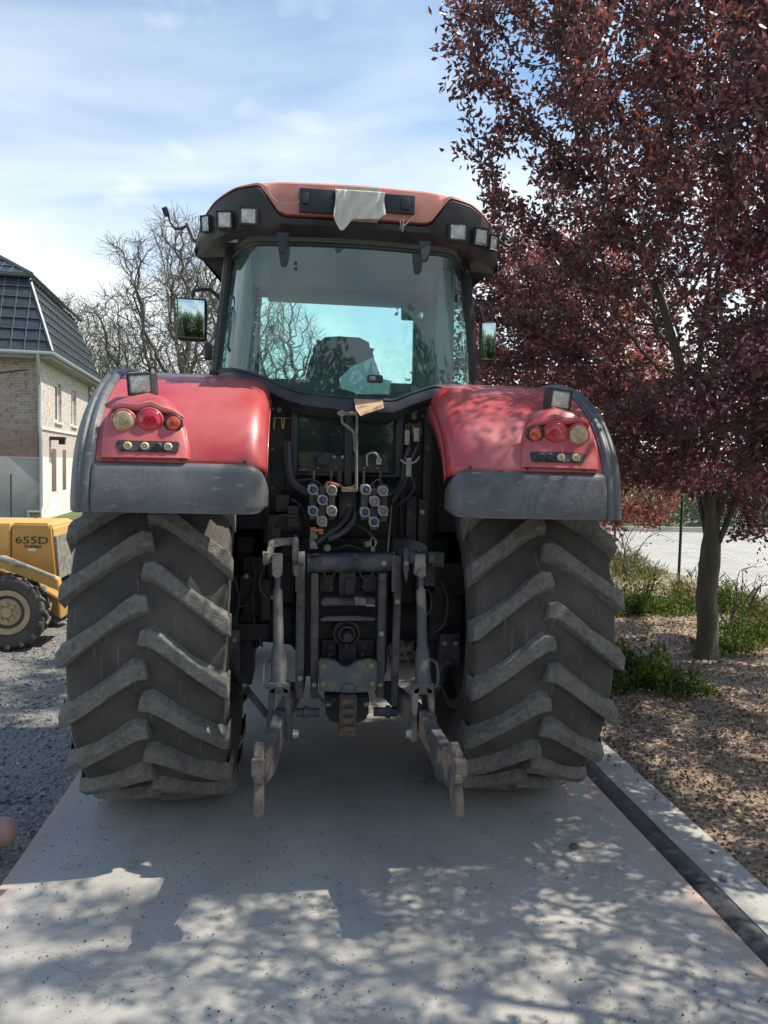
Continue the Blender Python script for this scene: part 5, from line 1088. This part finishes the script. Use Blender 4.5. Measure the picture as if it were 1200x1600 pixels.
def shrub(base, seed, H, R0, label):
    r = np.random.default_rng(seed); mb = MB(); tips = []
    for k in range(7):
        a = r.uniform(0, 6.28); p = np.zeros(3); v = np.array([math.cos(a)*.5*R0/H*1.6, math.sin(a)*.5*R0/H*1.6, 1]); pts = [p.copy()]
        for s_ in range(7):
            v = v+r.normal(0, .22, 3); p = p+v/np.linalg.norm(v)*H/7; pts.append(p.copy())
            if s_ > 1:
                w_ = v/np.linalg.norm(v)+r.normal(0, .6, 3); q = p.copy(); tw = [q.copy()]
                for _ in range(4): w_ = w_+r.normal(0, .25, 3); q = q+w_/np.linalg.norm(w_)*H/11; tw.append(q.copy()); tips.append(q.copy())
                mb.tube(tw, [.006, .005, .004, .003, .002], 4)
        mb.tube(pts, [.016-.0017*i for i in range(8)], 5)
    root = empty('bare_shrub', base); tag(root, label, 'shrub'); mb.build('stem', M['barkgrey'], root)
    t = np.array(tips); t = t[r.random(len(t)) < .5]; leaves('foliage', t, r.normal(0, 1, t.shape), .05, .03, WG, [1]*len(WG), M['green'], seed, root, 0, .03)
shrub((5.6, 7.9, 0), 5, 1.15, .8, 'nearly bare branching shrub in front of the fence left of its green post')
shrub((5.2, 4.2, 0), 6, .8, .7, 'low twiggy shrub between the tree trunk and the right edge')
d_ = gp(15, 1335)
b = MB(); b.lathe([(-1.5, .072), (-.06, .072), (-.03, .068), (-.01, .05), (0, .02)], 'x', (0, 0, 0), 24); o = b.build('rounded_nub', mat('pinkish_nub', (.42, .24, .19), .5, 0, (.36, .2, .16), 4)); o.location = (-1.63, -.735, .075); tag(o, 'pinkish round-ended cylinder lying at the left edge of the slab', 'rounded_nub')  # plain pinkish cylinder with a rounded end, at the left frame edge

# ------------------------------------------------------------------ BRICK HOUSE
H0 = (-8.52, 21.05, -.12)
HR = empty('brick_house', H0, R_(4.6)); tag(HR, 'two storey brick house with dark tiled mansard roof and white side wall', 'house')
def brickmat(name, c1, c2, c3, mortar, patch, dark):
    m = bpy.data.materials.new(name); m.use_nodes = True; n = m.node_tree.nodes; l = m.node_tree.links.new; tcn = n.new('ShaderNodeTexCoord'); sp = n.new('ShaderNodeSeparateXYZ'); l(tcn.outputs['Object'], sp.inputs[0])
    ad = n.new('ShaderNodeMath'); l(sp.outputs[0], ad.inputs[0]); l(sp.outputs[1], ad.inputs[1]); cb = n.new('ShaderNodeCombineXYZ'); l(ad.outputs[0], cb.inputs[0]); l(sp.outputs[2], cb.inputs[1])
    br = n.new('ShaderNodeTexBrick'); l(cb.outputs[0], br.inputs[0]); br.inputs['Scale'].default_value = 1; br.inputs['Brick Width'].default_value = .27; br.inputs['Row Height'].default_value = .085; br.inputs['Mortar Size'].default_value = .012
    br.inputs['Color1'].default_value = (*c1, 1); br.inputs['Color2'].default_value = (*c2, 1); br.inputs['Mortar'].default_value = (*mortar, 1)
    c = mixc(n, l, ns(n, l, tcn.outputs['Object'], 1.2, .56, .7), br.outputs[0], patch); c = mixc(n, l, ns(n, l, tcn.outputs['Object'], 6, .55, .62, 8), c, tuple(q*.55 for q in patch))
    # lower courses are redder, weathered
    nz = n.new('ShaderNodeMath'); nz.operation = 'MULTIPLY_ADD'; l(ns(n, l, tcn.outputs['Object'], 1.5, 0, 1), nz.inputs[0]); nz.inputs[1].default_value = 1.2; l(sp.outputs[2], nz.inputs[2])
    mr = n.new('ShaderNodeMapRange'); l(nz.outputs[0], mr.inputs[0]); mr.inputs[1].default_value = 4.0; mr.inputs[2].default_value = 3.2; mr.inputs[4].default_value = .65; c = mixc(n, l, mr.outputs[0], c, mixc(n, l, ns(n, l, tcn.outputs['Object'], 9, .4, .6), dark, c3))
    l(c, n['Principled BSDF'].inputs['Base Color']); n['Principled BSDF'].inputs['Roughness'].default_value = .95
    bp = n.new('ShaderNodeBump'); bp.inputs['Strength'].default_value = .6; bp.inputs['Distance'].default_value = .02; bp.invert = True; l(br.outputs['Fac'], bp.inputs['Height']); l(bp.outputs[0], n['Principled BSDF'].inputs['Normal']); return m
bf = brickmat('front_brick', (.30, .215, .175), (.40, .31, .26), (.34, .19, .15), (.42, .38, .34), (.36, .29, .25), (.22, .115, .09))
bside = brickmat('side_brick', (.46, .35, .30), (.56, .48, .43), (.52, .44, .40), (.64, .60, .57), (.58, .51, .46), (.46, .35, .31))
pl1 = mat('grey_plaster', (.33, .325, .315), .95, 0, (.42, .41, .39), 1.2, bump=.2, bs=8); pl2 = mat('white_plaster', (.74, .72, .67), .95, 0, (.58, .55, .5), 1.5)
EZ = 5.35
def holed(mb, along, u0, u1, z0, z1, holes, depth=.18, base=(0, 0)):
    us = sorted({u0, u1, *[h[0] for h in holes], *[h[1] for h in holes]}); zs = sorted({z0, z1, *[h[2] for h in holes], *[h[3] for h in holes]})
    pt = (lambda u, z, d=0: (u, d, z)) if along == 'x' else (lambda u, z, d=0: (-d, u, z))
    for a, c in zip(us, us[1:]):
        for e, f in zip(zs, zs[1:]):
            if any(h[0] <= a and c <= h[1] and h[2] <= e and f <= h[3] for h in holes): continue
            mb.add([pt(a, e), pt(c, e), pt(c, f), pt(a, f)], [(0, 1, 2, 3)])
    for a, c, e, f in [h for h in holes if h[2] >= z0 and h[3] <= z1]:
        for (p, q) in (((a, e), (c, e)), ((c, e), (c, f)), ((c, f), (a, f)), ((a, f), (a, e))): mb.add([pt(*p), pt(*q), pt(*q, depth), pt(*p, depth)], [(0, 1, 2, 3)])
LS = 8.3; LF = 13.0
def sy(px_): # distance along the side wall for a photo x
    dd = P(px_, 600, 0)-CAM; wd = Vector((-math.sin(R_(4.6)), math.cos(R_(4.6)))); c0 = Vector((H0[0], H0[1]))-Vector((CAM.x, CAM.y)); dx, dy = dd.x, dd.y
    return (c0.x*dy-c0.y*dx)/(dx*wd.y-dy*wd.x)
up_holes = [(sy(86), sy(96), 3.35, 4.75), (sy(111.5), sy(119), 3.35, 4.75)]
lo_holes = [(sy(80.5), sy(87.5), .9, 2.4), (sy(97.5), sy(103), .9, 2.4)]
b = MB(); holed(b, 'y', 0, LS, 2.1, EZ+.2, up_holes, .16); b.build('brick_wall', bside, HR, flat=True)
b = MB(); holed(b, 'y', 0, LS, 0, 2.1, [(h[0], h[1], h[2], 2.1) for h in lo_holes], .16); b.build('plaster_wall', pl2, HR, flat=True)
# openings reach above the plaster: fill their upper part on the brick by window parts
b = MB(); holed(b, 'x', -LF, 0, 2.05, EZ+.2, [(-LF+2, -LF+3, 3.3, 4.7), (-8, -7, 3.3, 4.7), (-5, -4, 3.3, 4.7)], .16); b.build('brick_wall', bf, HR, flat=True)
b = MB(); b.bb(-LF, .004, -.02, .1, 0, 2.08, .01); b.build('plaster_wall', pl1, HR)
b = MB(); b.bb(-LF, -LF+.2, .1, LS, 0, EZ, 0); b.bb(-LF, -.0, LS-.2, LS+.01, 0, EZ, 0); b.build('back_wall', pl1, HR)
glassd = mat('window_pane', (.03, .04, .05), .08, 0, (.1, .12, .13), 1, spec=.8); fw_ = mat('white_frame', (.7, .7, .68), .5); brn = mat('brown_shutter', (.16, .10, .07), .7)
for i, (a, c, e, f) in enumerate(up_holes):
    b = MB(); b.bb(-.17, -.11, a, a+.14, e, f); b.bb(-.17, -.11, c-.14, c, e, f); b.bb(-.165, -.115, a+.14, c-.14, f-.1, f); b.bb(-.165, -.115, a+.14, c-.14, e, e+.1); b.bb(-.16, -.12, (a+c)/2-.04, (a+c)/2+.04, e+.1, f-.1); w_ = b.build('window', fw_, HR)
    b = MB(); b.bb(-.15, -.135, a+.1, c-.1, e+.05, f-.05); b.build('pane', glassd, w_); b = MB(); b.bb(-.1, .08, a-.06, c+.06, e-.07, e-.0, .01); b.build('sill', fw_, w_)
for i, (a, c, e, f) in enumerate(lo_holes):
    b = MB(); b.bb(-.12, .006, a, c, e, f, .004); b.build('shutter', brn, HR)
for a, c, e, f in ((-LF+2, -LF+3, 3.3, 4.7), (-8, -7, 3.3, 4.7), (-5, -4, 3.3, 4.7)):
    b = MB(); b.bb(a, c, .12, .17, e, f, .003); w_ = b.build('window', fw_, HR); b = MB(); b.bb(a+.1, c-.1, .10, .115, e+.1, f-.1); b.build('pane', glassd, w_)
b = MB(); b.bb(.0, .05, .02, LS, 3.0, 3.08, .01); b.build('string_course', pl2, HR)
# roof: mansard with tiles as real stepped courses and raised ribs, their gleam put into a paler colour
tile = mat('dark_metal_tile', (.04, .055, .066), .42, .35, (.06, .075, .085), 2, spec=.8); rib = mat('tile_edge_gleam', (.16, .19, .19), .35, .3)
def slope(name, A, B, C, D, courses, cols_):   # A-B eave, D-C top
    A, B, C, D = map(Vector, (A, B, C, D)); nrm = (B-A).cross(D-A).normalized(); b = MB()
    for i in range(courses):
        v0, v1 = i/courses, (i+1)/courses; a0, b0 = A.lerp(D, v0), B.lerp(C, v0); a1, b1 = A.lerp(D, v1), B.lerp(C, v1)
        b.add([a0+nrm*.05, b0+nrm*.05, b1+nrm*.005, a1+nrm*.005, a0, b0], [(0, 1, 2, 3), (4, 5, 1, 0)])
    o_ = b.build(name, tile, HR, flat=True, recalc=False); b = MB(); W0 = (B-A).length
    dirx = (B-A).normalized()
    for k in range(1, cols_):
        s_ = W0*k/cols_; p = A+dirx*s_
        # clip against the sloping sides
        tL, tR = (D-A), (C-B); hl = tL.dot(dirx); hr = -tR.dot(dirx); v = 1
        if hl > 0 and s_ < hl: v = min(v, s_/hl)
        if hr > 0 and W0-s_ < hr: v = min(v, (W0-s_)/hr)
        upv = (D-A)-dirx*hl; q = p+upv*v
        b.tube([p+nrm*.05, q+nrm*.035], .016, 4, cap=False)
    for i in range(1, courses): v0 = i/courses; b.tube([A.lerp(D, v0)+nrm*.052, B.lerp(C, v0)+nrm*.052], .012, 4, cap=False)
    b.build('tile_ribs', rib, o_); return o_
ov = .45; zt = 8.0; ins = .95
slope('roof', (-LF-ov, -ov, EZ+.1), (ov, -ov, EZ+.1), (-ins+.45, ins-.45+.1, zt), (-LF+ins-.45, ins-.45+.1, zt), 7, 34)
slope('roof', (ov, -ov, EZ+.1), (ov, LS+ov, EZ+.1), (-ins+.45, LS-ins+.35, zt), (-ins+.45, ins-.45+.1, zt), 7, 22)
slope('roof', (ov, LS+ov, EZ+.1), (-LF-ov, LS+ov, EZ+.1), (-LF+ins-.45, LS-ins+.35, zt), (-ins+.45, LS-ins+.35, zt), 7, 34)
slope('roof', (-.35, .45, zt+.04), (-.35, LS-.5, zt+.04), (-4.2, 4.2, zt+2.3), (-4.2, 4.1, zt+2.3), 7, 22)
slope('roof', (-LF+.35, .45, zt+.04), (-.35, .45, zt+.04), (-4.2, 4.1, zt+2.3), (-LF+4.2, 4.1, zt+2.3), 7, 36)
b = MB(); b.tube([(ov, -ov, EZ+.12), (-ins+.45, ins-.35, zt+.03)], .07, 6); b.tube([(-.35, .4, zt+.06), (-4.2, 4.1, zt+2.35)], .07, 6); b.tube([(-LF, .42, zt), (-.3, .42, zt), (-.3, LS, zt)], .06, 6); b.build('hip_cap', tile, HR)
soff = mat('grey_soffit', (.26, .25, .235), .8); gut = mat('zinc_gutter', (.42, .43, .43), .4, .5)
b = MB(); b.bb(-LF-ov, ov, -ov, LS+ov, EZ-.12, EZ+.08, .02); b.build('eave', soff, HR)
b = MB(); b.tube([(-LF, -ov-.06, EZ+.05), (ov+.05, -ov-.06, EZ+.05), (ov+.06, LS+ov, EZ+.05)], .065, 8); b.build('gutter', gut, HR)
b = MB(); b.tube([(.05, -ov-.06, EZ+.0), (.05, -ov-.04, EZ-.35), (-.02, -.08, EZ-.9), (-.02, -.08, 3.2), (.03, -.08, 2.6), (.03, -.08, .5), (.0, -.12, .3), (-.35, -.14, .3), (-.35, -.14, .0)], .055, 8); b.build('downpipe', gut, HR)
b = MB(); b.box((.25, sy(78), 2.75), (.5, .25, .12), None, .02); b.box((.35, sy(80), 2.62), (.2, .2, .14), None, .02); b.build('wall_lamp', M['dark'], HR)
b = MB(); b.tube([(-3, -.03, 4.55), (-1.5, -.04, 4.72), (-.4, -.03, 4.9)], .018, 5); b.build('wall_cable', M['dark'], HR)

# ------------------------------------------------------------------ BACKHOE LOADER
BL = empty('backhoe_loader', (-3.4, 3.9, -.055)); tag(BL, 'yellow wheeled loader with dark number lettering on its hood at the left edge', 'loader')
def lb(pts): return [Vector(p)-Vector((-3.4, 3.9, -.055)) for p in pts]
def lp(x, y, Y): return P(x, y, Y)-Vector((-3.4, 3.9, -.055))
Yh = 3.75
b = MB(); hoodp = [lp(18, 817, Yh), lp(76, 818, Yh), lp(82, 824, Yh), lp(90, 905, Yh), lp(60, 910, Yh), lp(17, 912, Yh)]; b.prism(hoodp, (0, .8, 0), .02); hood = b.build('hood', M['yel'], BL)
b = MB(); x0 = lp(16, 817, Yh); z1 = x0.z; b.bb(x0.x-1.3, x0.x, x0.y+.003, x0.y+.8, z1-.62, z1-.002, .02); b.build('engine_cover', M['yel'], BL)
def text(body, size, loc, m, parent, name, sx=1.5, ex=.003, bold=.0):
    cu = bpy.data.curves.new(name, 'FONT'); cu.body = body; cu.size = size; cu.extrude = ex; cu.offset = bold; cu.align_x = 'LEFT'
    t_ = bpy.data.objects.new('tmp_text', cu); COL.objects.link(t_); bpy.context.view_layer.update(); me = bpy.data.meshes.new_from_object(t_.evaluated_get(bpy.context.evaluated_depsgraph_get())); bpy.data.objects.remove(t_)
    me.transform(Matrix.Translation(loc) @ Matrix.Rotation(R_(90), 4, 'X') @ Matrix.Diagonal((sx, 1, 1, 1))); me.materials.clear(); me.materials.append(m); return link_mesh(name, me, parent)
text('655D', .105, lp(23, 849, Yh-.004), M['ink'], hood, 'number_lettering', 1.45, .003)
text('TURBO', .040, lp(37, 856, Yh-.004), M['ink'], hood, 'word_lettering', 1.35, .003, .001)
b = MB(); a_, c_ = lp(44, 856, Yh), lp(57, 861, Yh); b.bb(a_.x, c_.x, Yh-.006-3.9, Yh+.001-3.9, c_.z, a_.z); b.build('white_sticker', M['white'], hood)
b = MB(); b.prism([lp(83, 838, Yh+.02), lp(88, 838, Yh+.02), lp(93, 905, Yh+.02), lp(89, 905, Yh+.02)], (0, .7, 0), .004); b.build('grille_guard', M['cast'], BL)
b = MB(); b.prism([lp(-60, 895, 3.45), lp(-30, 868, 3.45), lp(2, 870, 3.45), lp(90, 905, 3.45), lp(93, 925, 3.45), lp(80, 918, 3.45), lp(0, 888, 3.45), lp(-40, 905, 3.45)], (0, .12, 0), .008); b.build('loader_arm', M['yel'], BL)
b = MB(); b.cyl(lp(-10, 868, 3.42), lp(40, 884, 3.42), .026, n=14); b.cyl(lp(40, 884, 3.42), lp(86, 902, 3.42), .016, n=12); b.cyl(lp(19, 876, 3.415), lp(22, 884, 3.415), .034, n=10); b.build('hydraulic_ram', M['chrome'], BL)
b = MB(); b.prism([lp(-60, 905, 3.60), lp(0, 890, 3.60), lp(60, 915, 3.60), lp(92, 935, 3.60), lp(95, 968, 3.60), lp(70, 950, 3.60), lp(40, 930, 3.60), lp(-60, 950, 3.6)], (0, .5, 0), .01); b.build('loader_frame', mat('ochre_frame', (.42, .24, .06), .6, 0, (.33, .19, .06), 4), BL)
b = MB(); q0 = lp(93, 950, 3.3)+Vector((.55, 0, 0)); rows = []
for k in range(9): a = R_(-60+k*22); rows.append([Vector((q0.x+.30+.28*math.sin(a)*1.0-.1, yy, .32-.28*math.cos(a)+.02)) for yy in (-.9, 1.3)])
b.grid(rows); b.build('bucket', M['yel'], BL, solid=.02)
b = MB()
for yy in (-.42, .9): b.cyl((-.4, yy, .6), (.6, yy, .55), .02)
b.bb(-2.2, .3, -.15, .75, .35, .62, .03); b.build('chassis', M['dark'], BL)
ft = make_tyre(.39, .27, .205, 16, 'tyre'); wc = lp(9, 960, 3.38)
for i, yy in enumerate((wc.y+.135, wc.y+1.25)):
    rm = make_rim(.205, .22, BL, 'front_wheel', M['yelrim'], .04); rm.rotation_euler = (0, 0, R_(-90)); rm.location = (wc.x, yy, .40); t_ = ft if i == 0 else ft.copy()
    if i: COL.objects.link(t_)
    t_.parent = rm
    b = MB(); b.lathe([(.085, .14), (.10, .13), (.105, .09), (.10, .06), (.125, .05), (.127, .002)], 'x', (0, 0, 0), 32); b.build('hub', M['yelrim'], rm)
rt2 = make_tyre(.72, .42, .35, 18, 'tyre')
for i, yy in enumerate((wc.y-.05, wc.y+1.35)):
    rm = make_rim(.35, .32, BL, 'rear_wheel', M['yelrim'], .04); rm.rotation_euler = (0, 0, R_(-90)); rm.location = (wc.x-2.15, yy, .72); t_ = rt2 if i == 0 else rt2.copy()
    if i: COL.objects.link(t_)
    t_.parent = rm
b = MB(); X0 = wc.x-2.6
for xx in (X0, X0+1.2):
    for yy in (-.25, .95): b.box((xx, yy, 1.65), (.07, .07, 1.5), None, .01)
b.box((X0+.6, .35, 2.43), (1.45, 1.4, .09), None, .03); b.box((X0+.6, .35, .85), (1.4, 1.2, .35), None, .03); b.build('cab', M['yel'], BL)
b = MB(); b.bb(X0+.05, X0+1.15, -.255, -.245, 1.05, 2.36); b.bb(X0+1.2, X0+1.21, -.2, .9, 1.05, 2.36); b.build('cab_window', M['clearglass'], BL)
